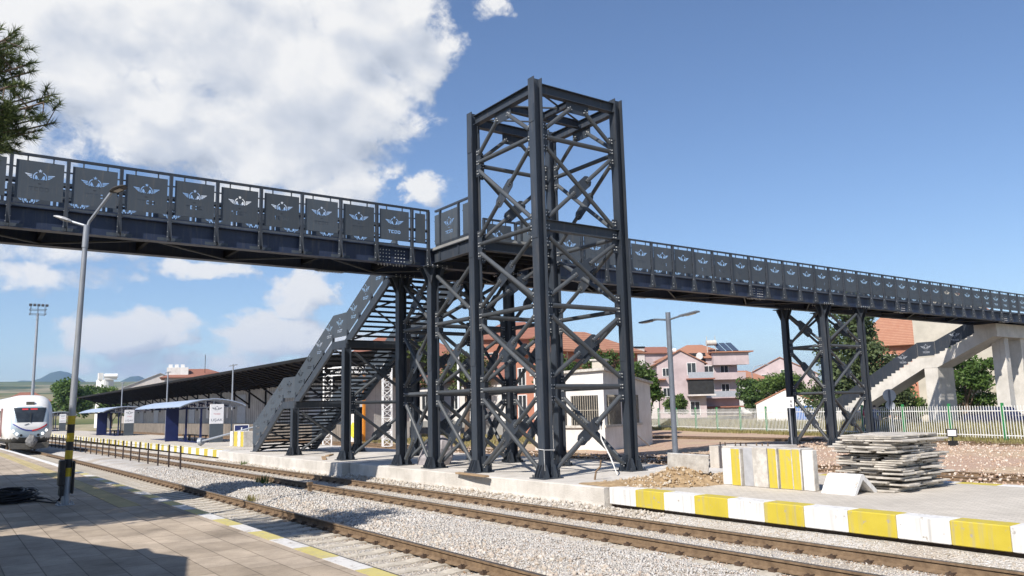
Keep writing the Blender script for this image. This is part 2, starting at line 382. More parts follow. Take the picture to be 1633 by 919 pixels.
M['plinth'] = pavemat('stone_plinth', (.17,.15,.125), (.24,.21,.18), (.10,.09,.08), 1, .7, .35, .5, .03)

def gravel(name, c1, c2, c3, s1=28, s2=.4, bump=.8):
    m, nt, b = nmat(name); N = nt.nodes; L = nt.links
    tc = N.new('ShaderNodeTexCoord')
    vo = N.new('ShaderNodeTexVoronoi'); vo.inputs['Scale'].default_value=s1; L.new(tc.outputs['Object'], vo.inputs['Vector'])
    n1 = N.new('ShaderNodeTexNoise'); n1.inputs['Scale'].default_value=s2; n1.inputs['Detail'].default_value=6; L.new(tc.outputs['Object'], n1.inputs['Vector'])
    sp = N.new('ShaderNodeSeparateColor'); L.new(vo.outputs['Color'], sp.inputs[0])
    c = mix_node(nt, c1, c2, sp.outputs[0])
    r = N.new('ShaderNodeMapRange'); r.inputs['From Min'].default_value=.48; r.inputs['From Max'].default_value=.62; r.inputs['To Max'].default_value=.75; L.new(n1.outputs['Fac'], r.inputs['Value'])
    c = mix_node(nt, c, c3, r.outputs[0])
    L.new(c, b.inputs['Base Color']); b.inputs['Roughness'].default_value=.95; b.inputs['Specular IOR Level'].default_value=.15
    bp = N.new('ShaderNodeBump'); bp.inputs['Strength'].default_value=bump; bp.inputs['Distance'].default_value=.04; bp.invert=True
    L.new(vo.outputs['Distance'], bp.inputs['Height']); L.new(bp.outputs[0], b.inputs['Normal'])
    return m
M['ballast'] = gravel('ballast_bed', (.42,.39,.35), (.60,.57,.53), (.40,.34,.27))
M['earth'] = gravel('reddish_earth', (.37,.25,.18), (.48,.35,.27), (.46,.36,.24), 14, .25, .6)
M['far_ground'] = gravel('dry_ground', (.34,.28,.19), (.40,.33,.22), (.20,.21,.09), 3, .06, .3)
def stonemat(name, cols):
    m, nt, b = nmat(name); N = nt.nodes; L = nt.links
    ge = N.new('ShaderNodeNewGeometry'); cr = N.new('ShaderNodeValToRGB'); e = cr.color_ramp.elements
    while len(e) < len(cols): e.new(.5)
    for i,c in enumerate(cols):
        e[i].position = i/(len(cols)-1); e[i].color = (*c,1)
    L.new(ge.outputs['Random Per Island'], cr.inputs['Fac']); L.new(cr.outputs[0], b.inputs['Base Color'])
    b.inputs['Roughness'].default_value=.95; b.inputs['Specular IOR Level'].default_value=.15
    return m
M['stone_white'] = stonemat('crushed_limestone', [(.30,.28,.255),(.50,.475,.44),(.40,.38,.35),(.62,.60,.57),(.40,.33,.27),(.54,.515,.48)])
M['stone_grey'] = stonemat('dusty_ballast', [(.32,.28,.23),(.43,.39,.33),(.50,.47,.43),(.38,.32,.25),(.56,.52,.47)])
M['stone_earth'] = stonemat('earthy_stones', [(.36,.24,.17),(.48,.36,.27),(.6,.53,.45),(.42,.29,.21)])
M['leaf_pine'] = leafmat('pine_needles', (.04,.065,.02), (.14,.17,.055), .25)
M['leaf_dark'] = leafmat('dark_leaves', (.035,.07,.018), (.095,.15,.04), .2)
M['leaf_mid'] = leafmat('green_leaves', (.045,.095,.02), (.12,.19,.045), .35)
M['leaf_light'] = leafmat('light_leaves', (.07,.13,.03), (.17,.24,.06), .4)
M['leaf_cedar'] = leafmat('cedar_needles', (.055,.085,.035), (.125,.155,.065), .2)
M['grass_dry'] = leafmat('dry_grass', (.20,.18,.06), (.34,.30,.13), .3)
M['grass_green'] = leafmat('green_weed', (.08,.12,.03), (.16,.22,.06), .3)

# ------------------------------------------------------------------ ground, platforms, tracks
def bend(y):
    if y <= 15: return 0.0
    if y <= 85: return -0.00026*(y-15)**2
    return -0.00026*70*70 - 0.0364*(y-85)
def vnoise(x, y, s, seed=0):
    """cheap smooth value noise (numpy)"""
    x = np.asarray(x)*s; y = np.asarray(y)*s
    xi = np.floor(x).astype(np.int64); yi = np.floor(y).astype(np.int64); xf = x-xi; yf = y-yi
    def h(a,b):
        n = (a*374761393 + b*668265263 + seed*974711) & 0x7fffffff
        n = ((n ^ (n >> 13))*1274126177) & 0x7fffffff
        return (n & 0xffff)/65535.0
    u = xf*xf*(3-2*xf); v = yf*yf*(3-2*yf)
    return (h(xi,yi)*(1-u)+h(xi+1,yi)*u)*(1-v) + (h(xi,yi+1)*(1-u)+h(xi+1,yi+1)*u)*v
def fnoise(x, y, s, seed=0, o=4):
    r = 0; a = .5
    for k in range(o):
        r = r + a*vnoise(x,y,s*2**k,seed+k); a *= .5
    return r - .47
def grid_mesh(name, X, Y, Z, m, kind='structure', smooth=True):
    ny, nx = X.shape
    co = np.stack([X,Y,Z],-1).reshape(-1,3)
    idx = np.arange(nx*ny).reshape(ny,nx)
    q = np.stack([idx[:-1,:-1],idx[:-1,1:],idx[1:,1:],idx[1:,:-1]],-1).reshape(-1,4)
    me = bpy.data.meshes.new(name)
    me.vertices.add(len(co)); me.vertices.foreach_set('co', co.ravel())
    me.loops.add(q.size); me.loops.foreach_set('vertex_index', q.ravel().astype(np.int32))
    me.polygons.add(len(q)); me.polygons.foreach_set('loop_start', np.arange(0,q.size,4,dtype=np.int32))
    me.polygons.foreach_set('loop_total', np.full(len(q),4,dtype=np.int32))
    me.update(); me.validate()
    if smooth: me.polygons.foreach_set('use_smooth', [True]*len(q))
    me.materials.append(m)
    o = link(name, me)
    if kind: o['kind'] = kind
    return o
bendv = np.vectorize(bend)

def ballast_z(x, y):
    """x measured without the bend"""
    t = np.asarray(x)
    z = -0.215 + 0*t
    mound = np.clip((t-7.15)/0.9,0,1)*np.clip((9.75-t)/0.7,0,1)
    z = z + .145*mound*mound*(3-2*mound)
    hump = np.exp(-((t-8.3)/0.8)**2 - ((np.asarray(y)-25.5)/2.6)**2)
    z = z + .07*hump
    z = z + (.02+.04*mound)*fnoise(t,y,1.1,3) + .02*fnoise(t,y,5,9)*(1+mound)
    z = z + .03*np.clip((t-9.8)/.3,0,1) + .17*np.clip((t-11.75)/.6,0,1)
    return z
ys = np.concatenate([np.arange(-4,22,.18), np.arange(22,60,.5), np.arange(60,200,3)])
xs = np.arange(4.2,12.75,.11)
GX, GY = np.meshgrid(xs, ys)
GZ = ballast_z(GX,GY)
grid_mesh('ballast_ground', GX+bendv(GY), GY, GZ, M['ballast'])

def stones(name, pos, r0, r1, m, fine=True, flat=.75):
    """one mesh of many small angular stones"""
    n = len(pos)
    if fine:
        p = (1+5**.5)/2
        bv = np.array([(-1,p,0),(1,p,0),(-1,-p,0),(1,-p,0),(0,-1,p),(0,1,p),(0,-1,-p),(0,1,-p),(p,0,-1),(p,0,1),(-p,0,-1),(-p,0,1)],float)
        bv /= np.linalg.norm(bv[0])
        bf = np.array([(0,11,5),(0,5,1),(0,1,7),(0,7,10),(0,10,11),(1,5,9),(5,11,4),(11,10,2),(10,7,6),(7,1,8),(3,9,4),(3,4,2),(3,2,6),(3,6,8),(3,8,9),(4,9,5),(2,4,11),(6,2,10),(8,6,7),(9,8,1)])
    else:
        bv = np.array([(1,0,0),(-1,0,0),(0,1,0),(0,-1,0),(0,0,1),(0,0,-1)],float)
        bf = np.array([(0,2,4),(2,1,4),(1,3,4),(3,0,4),(2,0,5),(1,2,5),(3,1,5),(0,3,5)])
    k = len(bv)
    V = np.repeat(bv[None],n,0)*(1+.28*nrng.standard_normal((n,k,1)).clip(-1.6,1.6))
    V *= np.stack([nrng.uniform(.75,1.3,n),nrng.uniform(.7,1.1,n),nrng.uniform(flat*.7,flat*1.2,n)],-1)[:,None,:]
    q = nrng.standard_normal((n,4)); q /= np.linalg.norm(q,axis=1)[:,None]
    w,x,y,z = q.T
    Rm = np.stack([np.stack([1-2*(y*y+z*z),2*(x*y-z*w),2*(x*z+y*w)],-1),np.stack([2*(x*y+z*w),1-2*(x*x+z*z),2*(y*z-x*w)],-1),np.stack([2*(x*z-y*w),2*(y*z+x*w),1-2*(x*x+y*y)],-1)],1)
    V = np.einsum('nij,nkj->nki',Rm,V)
    r = r0+(r1-r0)*nrng.random(n)**1.6
    V = V*r[:,None,None] + pos[:,None,:]
    F = (bf[None]+ (np.arange(n)*k)[:,None,None]).reshape(-1,3)
    me = bpy.data.meshes.new(name)
    me.vertices.add(n*k); me.vertices.foreach_set('co', V.ravel())
    me.loops.add(F.size); me.loops.foreach_set('vertex_index', F.ravel().astype(np.int32))
    me.polygons.add(len(F)); me.polygons.foreach_set('loop_start', np.arange(0,F.size,3,dtype=np.int32)); me.polygons.foreach_set('loop_total', np.full(len(F),3,dtype=np.int32))
    me.update(); me.materials.append(m)
    o = link(name, me); return o
def scatter(n, x0, x1, y0, y1, zf, bias=1.0, dz=.01):
    x = nrng.uniform(x0,x1,n); y = y0+(y1-y0)*nrng.random(n)**bias
    z = zf(x,y)+dz
    return np.stack([x+bendv(y),y,z],-1)
RAILX = [5.37, 6.87, 10.10, 11.60]
def off_rails(p):
    b = p[:,0]-bendv(p[:,1]); ok = np.ones(len(p),bool)
    for r in RAILX: ok &= np.abs(b-r) > .095
    return p[ok]
a = scatter(42000, 7.0, 9.95, 2.6, 15, ballast_z)
tag(stones('crushed_stone', off_rails(a), .009, .027, M['stone_white'], fine=False), 'pale crushed limestone heaped between the two tracks', 'ballast', kind='stuff')
a = scatter(11000, 7.0, 9.95, 15, 40, ballast_z, 1.4, .012)
tag(stones('crushed_stone', off_rails(a), .02, .045, M['stone_white'], fine=False), 'pale crushed limestone beyond, beside the wire fence posts', 'ballast', kind='stuff')
a = np.concatenate([scatter(9000, 4.4, 7.0, 3.2, 16, ballast_z, 1.1, .0), scatter(13000, 9.8, 12.5, 1.5, 14, ballast_z, 1.0, .0), scatter(3500, 4.4,7.0,16,36,ballast_z,1.3,.0), scatter(9000, 9.8,12.3,14,36,ballast_z,1.3,.0)])
b_ = scatter(1500, 7.0, 8.1, 2.6, 22, ballast_z, 1.2); tag(stones('crushed_stone', off_rails(b_), .025, .055, stonemat('rusty_stones',[(.38,.31,.25),(.52,.47,.41),(.34,.28,.22),(.58,.54,.48)])), 'brownish larger stones along the near rail', 'ballast', kind='stuff')
b_ = scatter(2600, 11.95, 12.45, 12, 43, ballast_z, 1.0, .02); tag(stones('rubble', b_, .015, .06, M['stone_grey']), 'rubble and grit along the foot of the concrete slab', 'rubble', kind='stuff')
gr = np.concatenate([np.stack([(r_+nrng.choice([-1,1],2600)*(.09+.16*nrng.random(2600)**1.5)),2+30*nrng.random(2600)**1.4],-1) for r_ in RAILX])
tag(stones('rusty_grit', np.stack([gr[:,0]+bendv(gr[:,1]),gr[:,1],ballast_z(gr[:,0],gr[:,1])+.012],-1), .009,.026, stonemat('rusty_grit',[(.20,.13,.08),(.32,.24,.17),(.26,.17,.11),(.40,.33,.26)]), fine=False), 'rust-stained grit along both sides of every rail', 'ballast', kind='stuff')
tag(stones('track_ballast', off_rails(a), .013, .032, M['stone_grey'], fine=False), 'dusty grey ballast around the sleepers of both tracks', 'ballast', kind='stuff')

def sweep(profile, y0, y1, step, x, z=0.0, follow=True):
    ysl = list(np.arange(y0,y1,step))+[y1]
    mb = MB(); n = len(profile)
    vs = []
    for y in ysl:
        for px,pz in profile: vs.append((x+px+(bend(y) if follow else 0), y, z+pz))
    return vs, len(ysl), n
RAILP = [(-.075,-.17),(.075,-.17),(.075,-.155),(.012,-.13),(.012,-.05),(.036,-.035),(.036,-.004),(.028,0),(-.028,0),(-.036,-.004),(-.036,-.035),(-.012,-.05),(-.012,-.13),(-.075,-.155)]
def rail(parent, x, y0, y1, z=0.0, follow=True, step=2.0):
    vs, k, n = sweep(RAILP, y0, y1, step, x, z, follow)
    mb = MB(); fs = []; mi = []
    for i in range(k-1):
        for j in range(n):
            j2 = (j+1)%n
            fs.append((i*n+j,i*n+j2,(i+1)*n+j2,(i+1)*n+j)); mi.append(1 if j in (6,7,8) else (2 if j in (4,10) else 0))  # underside of the head takes the painted-in shade colour
    fs.append(tuple(range(n))); fs.append(tuple(range((k-1)*n,k*n))); mi += [0,0]
    mb.v = vs; mb.f = fs; mb.m = mi
    return mb.build('rail', [M['rail_side'],M['rail_top'],M['rail_shade']], parent)
def sleeper_mesh(gauge=.75):
    mb = MB()
    mb.prism([(-1.25,-.36),(1.25,-.36),(1.25,-.205),(.95,-.175),(.5,-.178),(.35,-.20),(-.35,-.20),(-.5,-.178),(-.95,-.175),(-1.25,-.205)], -.14, .14, 'y', 0)
    for s in (-1,1):
        for t in (-1,1):
            x = s*gauge+t*.105
            mb.cbox((x,0,-.155),(.06,.11,.05), mi=1); mb.pipe((x,0,-.15),(x,0,-.105),.02,.015,6,1)
            mb.cbox((x-t*.045,.035,-.135),(.07,.02,.022),.3,1); mb.cbox((x-t*.045,-.035,-.135),(.07,.02,.022),-.3,1)
    return mb
def track(label, xc, y0, y1, group=None, z=0.0, follow=True, far=None, sl0=None, sl1=None, name='railway_track'):
    t = thing(name, label, 'railway track', (xc,y0,z))
    for s in (-1,1): rail(t, xc+s*.75, y0, y1, z, follow, 2.0 if follow else 30.0)
    first = None; y = sl0
    while y < sl1:
        if first is None:
            first = sleeper_mesh().build('sleeper', [M['sleeper'],M['clip']], t, local=True)
            o = first
        else:
            o = first.copy(); COL.objects.link(o); o.parent = t
        o.location = (bend(y)*follow, y-y0, 0); o.rotation_euler = (0,0,rnd.uniform(-.01,.01))
        y += .6
    if far:
        mb = MB(); 
        while y < far:
            b = bend(y)*follow
            mb.box(xc-1.25+b,xc+1.25+b,y-.14,y+.14,z-.35,z-.178); y += .6
        s = mb.build('sleeper', [M['sleeper']], t); s['kind'] = 'stuff'
    return t
track('near railway track with the white train on it', 6.12, 1.0, 170, sl0=3.7, sl1=62.5, far=120)
track('middle railway track along the concrete slab edge', 10.85, -1.0, 170, sl0=.4, sl1=59.8, far=120)
track('rusty track half sunk in reddish earth behind the platform', 24.3, -4, 150, z=.06, follow=False, sl0=4, sl1=40, far=90)
track('farthest rusty track by the white picket fence', 39.6, 4, 110, z=.16, follow=False, sl0=9, sl1=30, far=60)

def strip(name, x0, x1, y0, y1, z0, z1, m, follow=True, step=4.0, kind='structure', build=True, mb=None, mi=0):
    mb = mb or MB()
    yl = [y0]
    while yl[-1] < y1-1e-6:
        s = step if (yl[-1] >= 14 and follow) else 1e9
        nxt = min(y1, (yl[-1]+s) if s < 1e8 else (14.0 if (follow and yl[-1] < 14 < y1) else y1))
        yl.append(nxt)
    n = len(yl); vs = []
    for y in yl:
        b = bend(y) if follow else 0
        vs += [(x0+b if x0 > -5 else x0,y,z0),(x1+b,y,z0),(x1+b,y,z1),(x0+b if x0 > -5 else x0,y,z1)]
    fs = []
    for i in range(n-1):
        for j in range(4):
            fs.append((i*4+j,i*4+(j+1)%4,(i+1)*4+(j+1)%4,(i+1)*4+j))
    fs += [(0,1,2,3),((n-1)*4+3,(n-1)*4+2,(n-1)*4+1,(n-1)*4)]
    mb.add(vs, fs, mi)
    if build:
        o = mb.build(name, m); o['kind'] = kind; return o
    return mb
# near platform
strip('near_platform', -16, 4.12, -10, 190, -.4, .42, M['paving'])
mb = MB()
for y in range(-6, 190):
    mi = (0 if y % 2 == 0 else 1) if y < 34 else 2
    if y < 60: strip('', 4.122, 4.36, y+.004, y+.996, .10, .424, None, mb=mb, mi=mi, build=False)
strip('', 4.122, 4.34, 60, 190, .10, .424, None, mb=mb, mi=2, build=False)
strip('', 4.122, 4.30, -6, 190, -.4, .098, None, mb=mb, mi=3, build=False)
M['faded_yellow'] = paintmat('faded_kerb_yellow', (.46,.39,.12), (.58,.50,.20), (.36,.31,.25), .57, .7); M['faded_white'] = paintmat('faded_kerb_white', (.54,.52,.49), (.70,.68,.65), (.36,.31,.26), .57, .7)
o = mb.build('near_platform_kerb', [M['faded_yellow'],M['faded_white'],M['dull_white'],M['dark_concrete']]); o['kind'] = 'structure'
M['tactile'] = pavemat('tactile_tiles', (.42,.34,.17), (.48,.39,.20), (.3,.24,.13), 1, .4, .4, 0, .012, var=.3)
strip('near_platform_tactile_paving', 3.22, 3.66, 18.6, 150, .40, .425, M['tactile'])
# right platform (near part)
def plain(name, x0,x1,y0,y1,z0,z1,m,kind='structure'):
    mb = MB(); mb.box(x0,x1,y0,y1,z0,z1); o = mb.build(name, m); o['kind']=kind; return o
plain('island_platform', 12.95, 18.02, -10, 13.83, -.3, .42, M['blocks'])
mb = MB(); y = 13.83; i = 0
while y > -6:
    mi = 0 if i % 2 == 0 else 1
    mb.bevbox((12.748, y-.42, .243), (.396,.834,.366), .012, mi=mi); y -= .84; i += 1
mb.box(12.66,12.94,-6,13.83,-.02,.055,2)  # dark strip painting in the shadow gap below the overhanging kerb
mb.prism([(12.30,-.16),(12.95,-.16),(12.95,-.025),(12.62,-.025)], -6, 13.8, 'y', 3)
for k in range(24):
    mb.box(18.024,18.36,13.83-.84*(k+1)+.004,13.83-.84*k-.004,-.2,.424,0 if k % 2 else 1)
o = mb.build('island_platform_kerb', [M['white_paint'],M['yellow_paint'],M['rail_shade'],M['concrete']]); o['kind']='structure'
# far part of the island platform
plain('far_island_platform', 12.74, 18.4, 43.6, 175, -.3, .42, M['blocks'])
mb = MB(); y = 43.3; i = 0
while y < 140:
    w = .72 if i % 2 else 1.02
    mb.box(12.3,12.736,y+.003,y+w-.003,.06,.424,1 if i % 2 else 0); y += w; i += 1
mb.box(12.5,12.73,43.3,140,-.1,.055,2)  # same dark strip, shadow gap painted in under the far kerb
o = mb.build('far_island_platform_kerb', [M['white_paint'],M['yellow_paint'],M['rail_shade']]); o['kind']='structure'
# fresh concrete slab that carries the tower, stair and piers
def rough_slab(name, x0, x1, y0, y1, z0, z1, m, amp=.03, step=.35):
    yl = np.linspace(y0,y1,max(3,int((y1-y0)/step))); mb = MB(); vs = []
    for y in yl:
        d = amp*2*float(fnoise(np.array([y]),np.array([x0]),1.3,5)[0]); e = amp*2*float(fnoise(np.array([y]),np.array([x0+9]),3.1,6)[0])
        vs += [(x0-.05+e,y,z0),(x0+d*.6,y,(z0+z1)/2),(x0+d,y,z1-.02),(x0+d+.03,y,z1),(x1,y,z1),(x1,y,z0)]
    n = len(yl); fs = []
    for i in range(n-1):
        for j in range(6): fs.append((i*6+j,i*6+(j+1)%6,(i+1)*6+(j+1)%6,(i+1)*6+j))
    fs += [tuple(range(6)), tuple(range((n-1)*6+5,(n-1)*6-1,-1))]
    mb.add(vs,fs); o = mb.build(name, m); o['kind']='structure'; return o
rough_slab('concrete_slab', 12.42, 18.3, 13.86, 27.6, -.25, .42, M['concrete'], .05, .18)
rough_slab('concrete_slab_edge', 12.12, 18.3, 27.63, 43.25, -.25, .415, M['concrete'], .04, .2)
#rough_slab('concrete_slab_footing', 10.98, 11.24, 12.2, 20.6, -.25, .20, M['concrete'], .05)

# earth behind the platform
def earth_z(x,y):
    return .02 + .10*np.clip((np.asarray(x)-30)/10,0,1) + .16*fnoise(x,y,.35,21) + .07*fnoise(x,y,1.6,31)
xs = np.concatenate([np.arange(18.35,34,.3),np.arange(34,62,.8)]); ys = np.concatenate([np.arange(-8,40,.3),np.arange(40,140,2)])
GX, GY = np.meshgrid(xs,ys)
GZ = earth_z(GX,GY)
tr = np.clip((np.abs(GX-24.3)-1.3)/.4,0,1); GZ = GZ*tr + (-.09)*(1-tr)
tr = np.clip((np.abs(GX-39.6)-1.3)/.4,0,1); GZ = GZ*tr + (.04)*(1-tr)
grid_mesh('earth_ground', GX, GY, GZ, M['earth'])
def earth_noshift(x,y): return earth_z(x,y)
def sc2(n,x0,x1,y0,y1,zf,dz=.01):
    x = nrng.uniform(x0,x1,n); y = nrng.uniform(y0,y1,n); return np.stack([x,y,zf(x,y)+dz],-1)
tag(stones('loose_rubble', np.concatenate([sc2(5000,18.5,33,6,26,earth_z),sc2(2500,33,41,14,26,earth_z),sc2(1500,18.5,26,26,40,earth_z)]), .02,.07, M['stone_earth'], fine=False), 'loose stones scattered over the reddish earth', 'rubble', kind='stuff')
# wide ground to the horizon
mb = MB(); n = 48
vs = [(20+9000*math.cos(2*math.pi*i/n), 30+9000*math.sin(2*math.pi*i/n), -.42) for i in range(n)]
mb.add(vs,[tuple(range(n))]); o = mb.build('ground', M['far_ground'], fix=False); o['kind']='structure'
# road behind the picket fence
plain('road', 52.5, 60, -20, 120, -.3, .19, mat('asphalt',(.10,.10,.10),.9,0,.2,3,bump=.3))

# earth heap at the platform end
xs = np.linspace(12.60,17.2,110); ys = np.linspace(11.9,16.6,110); GX,GY = np.meshgrid(xs,ys)
g = .44*np.exp(-((GX-14.35)/.75)**2-((GY-13.35)/.7)**2) + .20*np.exp(-((GX-15.6)/.7)**2-((GY-12.9)/.6)**2)+ .12*np.exp(-((GX-13.5)/.5)**2-((GY-14.2)/.7)**2)+ .16*np.exp(-((GX-15.6)/.8)**2-((GY-14.6)/.6)**2) + .10*np.exp(-((GX-12.9)/.45)**2-((GY-14.5)/.9)**2)
g = g*(1+.5*fnoise(GX,GY,3,51)) + .07*fnoise(GX,GY,6,61)*np.clip(g*6,0,1)
heap = grid_mesh('earth_heap', GX, GY, .40+g*.85-.03, M['dirt_y'], kind=None)
tag(heap, 'sandy earth heap dumped where the platform meets the slab', 'earth heap')
def heap_z(x,y):
    g = .44*np.exp(-((x-14.35)/.75)**2-((y-13.35)/.7)**2) + .20*np.exp(-((x-15.6)/.7)**2-((y-12.9)/.6)**2)+ .12*np.exp(-((x-13.5)/.5)**2-((y-14.2)/.7)**2)+ .16*np.exp(-((x-15.6)/.8)**2-((y-14.6)/.6)**2)
    return .40+g*.85
x = 14.4+nrng.standard_normal(900)*.9; y = 13.5+nrng.standard_normal(900)*.6
k = (x>12.9)&(y>12.3)&(y<15.6); x=x[k]; y=y[k]
tag(stones('earth_clods', np.stack([x,y,heap_z(x,y)],-1), .012,.05, stonemat('clods',[(.25,.165,.085),(.42,.31,.19),(.5,.44,.36),(.31,.21,.12)])), 'clods and pebbles lying on the sandy heap', 'clods', kind='stuff')

# ------------------------------------------------------------------ cut-out panels with the winged emblem
def star(cx, cy, r, r2=None, n=5, rot=math.pi/2):
    r2 = r2 or r*.42
    return [(cx+(r if i%2==0 else r2)*math.cos(rot+math.pi*i/n), cy+(r if i%2==0 else r2)*math.sin(rot+math.pi*i/n)) for i in range(2*n)]
def arcband(cx, cy, r, w, a0, a1, n=9):
    o = [(cx+(r+w)*math.cos(a0+(a1-a0)*i/n), cy+(r+w)*math.sin(a0+(a1-a0)*i/n)) for i in range(n+1)]
    q = [(cx+(r-w*.15)*math.cos(a1+(a0-a1)*i/n), cy+(r-w*.15)*math.sin(a1+(a0-a1)*i/n)) for i in range(n+1)]
    return o+q
def emblem_holes(text=True, s=1.0):
    H = []
    H.append(star(0,.238,.046))
    for sg in (-1,1):
        def X(p): return [(sg*a,b) for a,b in p]
        H.append(X([(.30,.165),(.155,.150),(.155,.128),(.275,.138)]))
        H.append(X([(.262,.128),(.155,.117),(.155,.094),(.232,.100)]))
        H.append(X([(.222,.089),(.155,.083),(.155,.052),(.185,.062)]))
        H.append(arcband(0,.085,.122,.017, math.pi/2+sg*.45 if sg>0 else math.pi/2-.45, math.pi/2+sg*2.35))
        H.append(X([(.088,.135),(.105,.060),(.060,.030),(.040,.075),(.066,.128)]))
        H.append(X([(.012,.035),(.033,.062),(.048,.022),(.020,.004)]))
    H.append([(-.04,-.055),(.04,-.055),(.02,-.072),(-.02,-.072)])
    if text:
        y0, y1 = -.235, -.140; w = .021
        H.append([(-.205,y1),(-.115,y1),(-.115,y1-w),(-.150,y1-w),(-.150,y0),(-.170,y0),(-.170,y1-w),(-.205,y1-w)])
        def C(x, wd, flip=False):
            p = [(0,0),(wd,0),(wd,-w),(w+.006,-w),(w+.006,-(y1-y0)+w),(wd,-(y1-y0)+w),(wd,-(y1-y0)),(0,-(y1-y0))]
            return [(x+(wd-a if flip else a), y1+b) for a,b in p]
        H.append(C(-.10,.078))
        for x in (.0,.105):
            H.append([(x,y1),(x+.021,y1),(x+.021,y0),(x,y0)])
            H.append([(x+.025,y1),(x+.066,y1),(x+.088,y1-.022),(x+.088,y0+.022),(x+.066,y0),(x+.025,y0),(x+.025,y0+w),(x+.056,y0+w),(x+.067,y0+.031),(x+.067,y1-.031),(x+.056,y1-w),(x+.025,y1-w)])
    return [[(a*s*1.1,b*s*1.1-.01) for a,b in h] for h in H]
def plate_mesh(name, outline, holes, th=.004):
    cu = bpy.data.curves.new(name, 'CURVE'); cu.dimensions = '2D'; cu.fill_mode = 'BOTH'; cu.extrude = th/2
    for pl in [outline]+holes:
        sp = cu.splines.new('POLY'); sp.points.add(len(pl)-1)
        for p,q in zip(sp.points,pl): p.co = (q[0],q[1],0,1)
        sp.use_cyclic_u = True
    ob = bpy.data.objects.new(name, cu); COL.objects.link(ob)
    bpy.context.view_layer.update()
    me = bpy.data.meshes.new_from_object(ob.evaluated_get(bpy.context.evaluated_depsgraph_get()))
    bpy.data.objects.remove(ob); bpy.data.curves.remove(cu)
    me.name = name
    return me
def mesh_arrays(me):
    return [tuple(v.co) for v in me.vertices], [tuple(p.vertices) for p in me.polygons]
def into(mb, me, fn, mi=0):
    v,f = mesh_arrays(me); mb.add([fn(p) for p in v], f, mi)

# ------------------------------------------------------------------ steel frames
XA, XB, Y0, Y1, Y2, Y3 = 13.08, 16.15, 16.80, 20.01, 22.62, 24.86
ZB = .42
def Hcol(parent, x, y, z0, z1, name='column', cap=False):
    mb = MB(); t = .024
    mb.box(x-.15,x-.15+t,y-.135,y+.135,z0,z1); mb.box(x+.15-t,x+.15,y-.135,y+.135,z0,z1)
    mb.box(x-.15+t,x+.15-t,y-.009,y+.009,z0,z1)
    zs = z0+3.1
    while zs < z1-.6:                                   # bolted splice plates on the flange
        mb.box(x-.164,x-.15,y-.12,y+.12,zs,zs+.5); mb.box(x+.15,x+.164,y-.12,y+.12,zs,zs+.5); zs += 3.3
    c = mb.build(name, [M['steel']], parent)
    b = MB(); b.box(x-.33,x+.33,y-.31,y+.31,z0-.0,z0+.03)
    for s in (-1,1):
        for d in (-.11,0,.11):
            b.prism([(x+s*.152,z0+.03),(x+s*.32,z0+.03),(x+s*.32,z0+.09),(x+s*.2,z0+.36),(x+s*.152,z0+.36)], y+d-.009, y+d+.009, 'y')
        for d in (-.135,.135):
            b.prism([(y+s*.137,z0+.03),(y+s*.29,z0+.03),(y+s*.29,z0+.09),(y+s*.18,z0+.36),(y+s*.137,z0+.36)], x+d-.009, x+d+.009, 'x')
        b.box(x+s*.10-.05,x+s*.10+.05,y-.139,y-.1355,z0+.03,z0+.3)
        for d in (-1,1):
            b.pipe((x+s*.26,y+d*.24,z0+.03),(x+s*.26,y+d*.24,z0+.10),.02,n=6,mi=0)
    b.build('base_plate', [M['steel']], parent)
    if cap:
        k = MB()
        for s in (-1,1):
            for d in (-.12,.12):
                k.prism([(x+s*.152,z1-.55),(x+s*.40,z1-.06),(x+s*.40,z1),(x+s*.152,z1)], y+d-.01, y+d+.01, 'y')
            for d in (-.14,.14):
                k.prism([(y+s*.137,z1-.55),(y+s*.36,z1-.06),(y+s*.36,z1),(y+s*.137,z1)], x+d-.01, x+d+.01, 'x')
        k.box(x-.42,x+.42,y-.38,y+.38,z1,z1+.03)
        for s in (-1,1):
            for i in range(5): k.pipe((x-.36+i*.18,y+s*.33,z1-.03),(x-.36+i*.18,y+s*.33,z1+.06),.018,n=6,mi=1)
        k.build('column_head', [M['steel'],M['bolt']], parent)
    return c
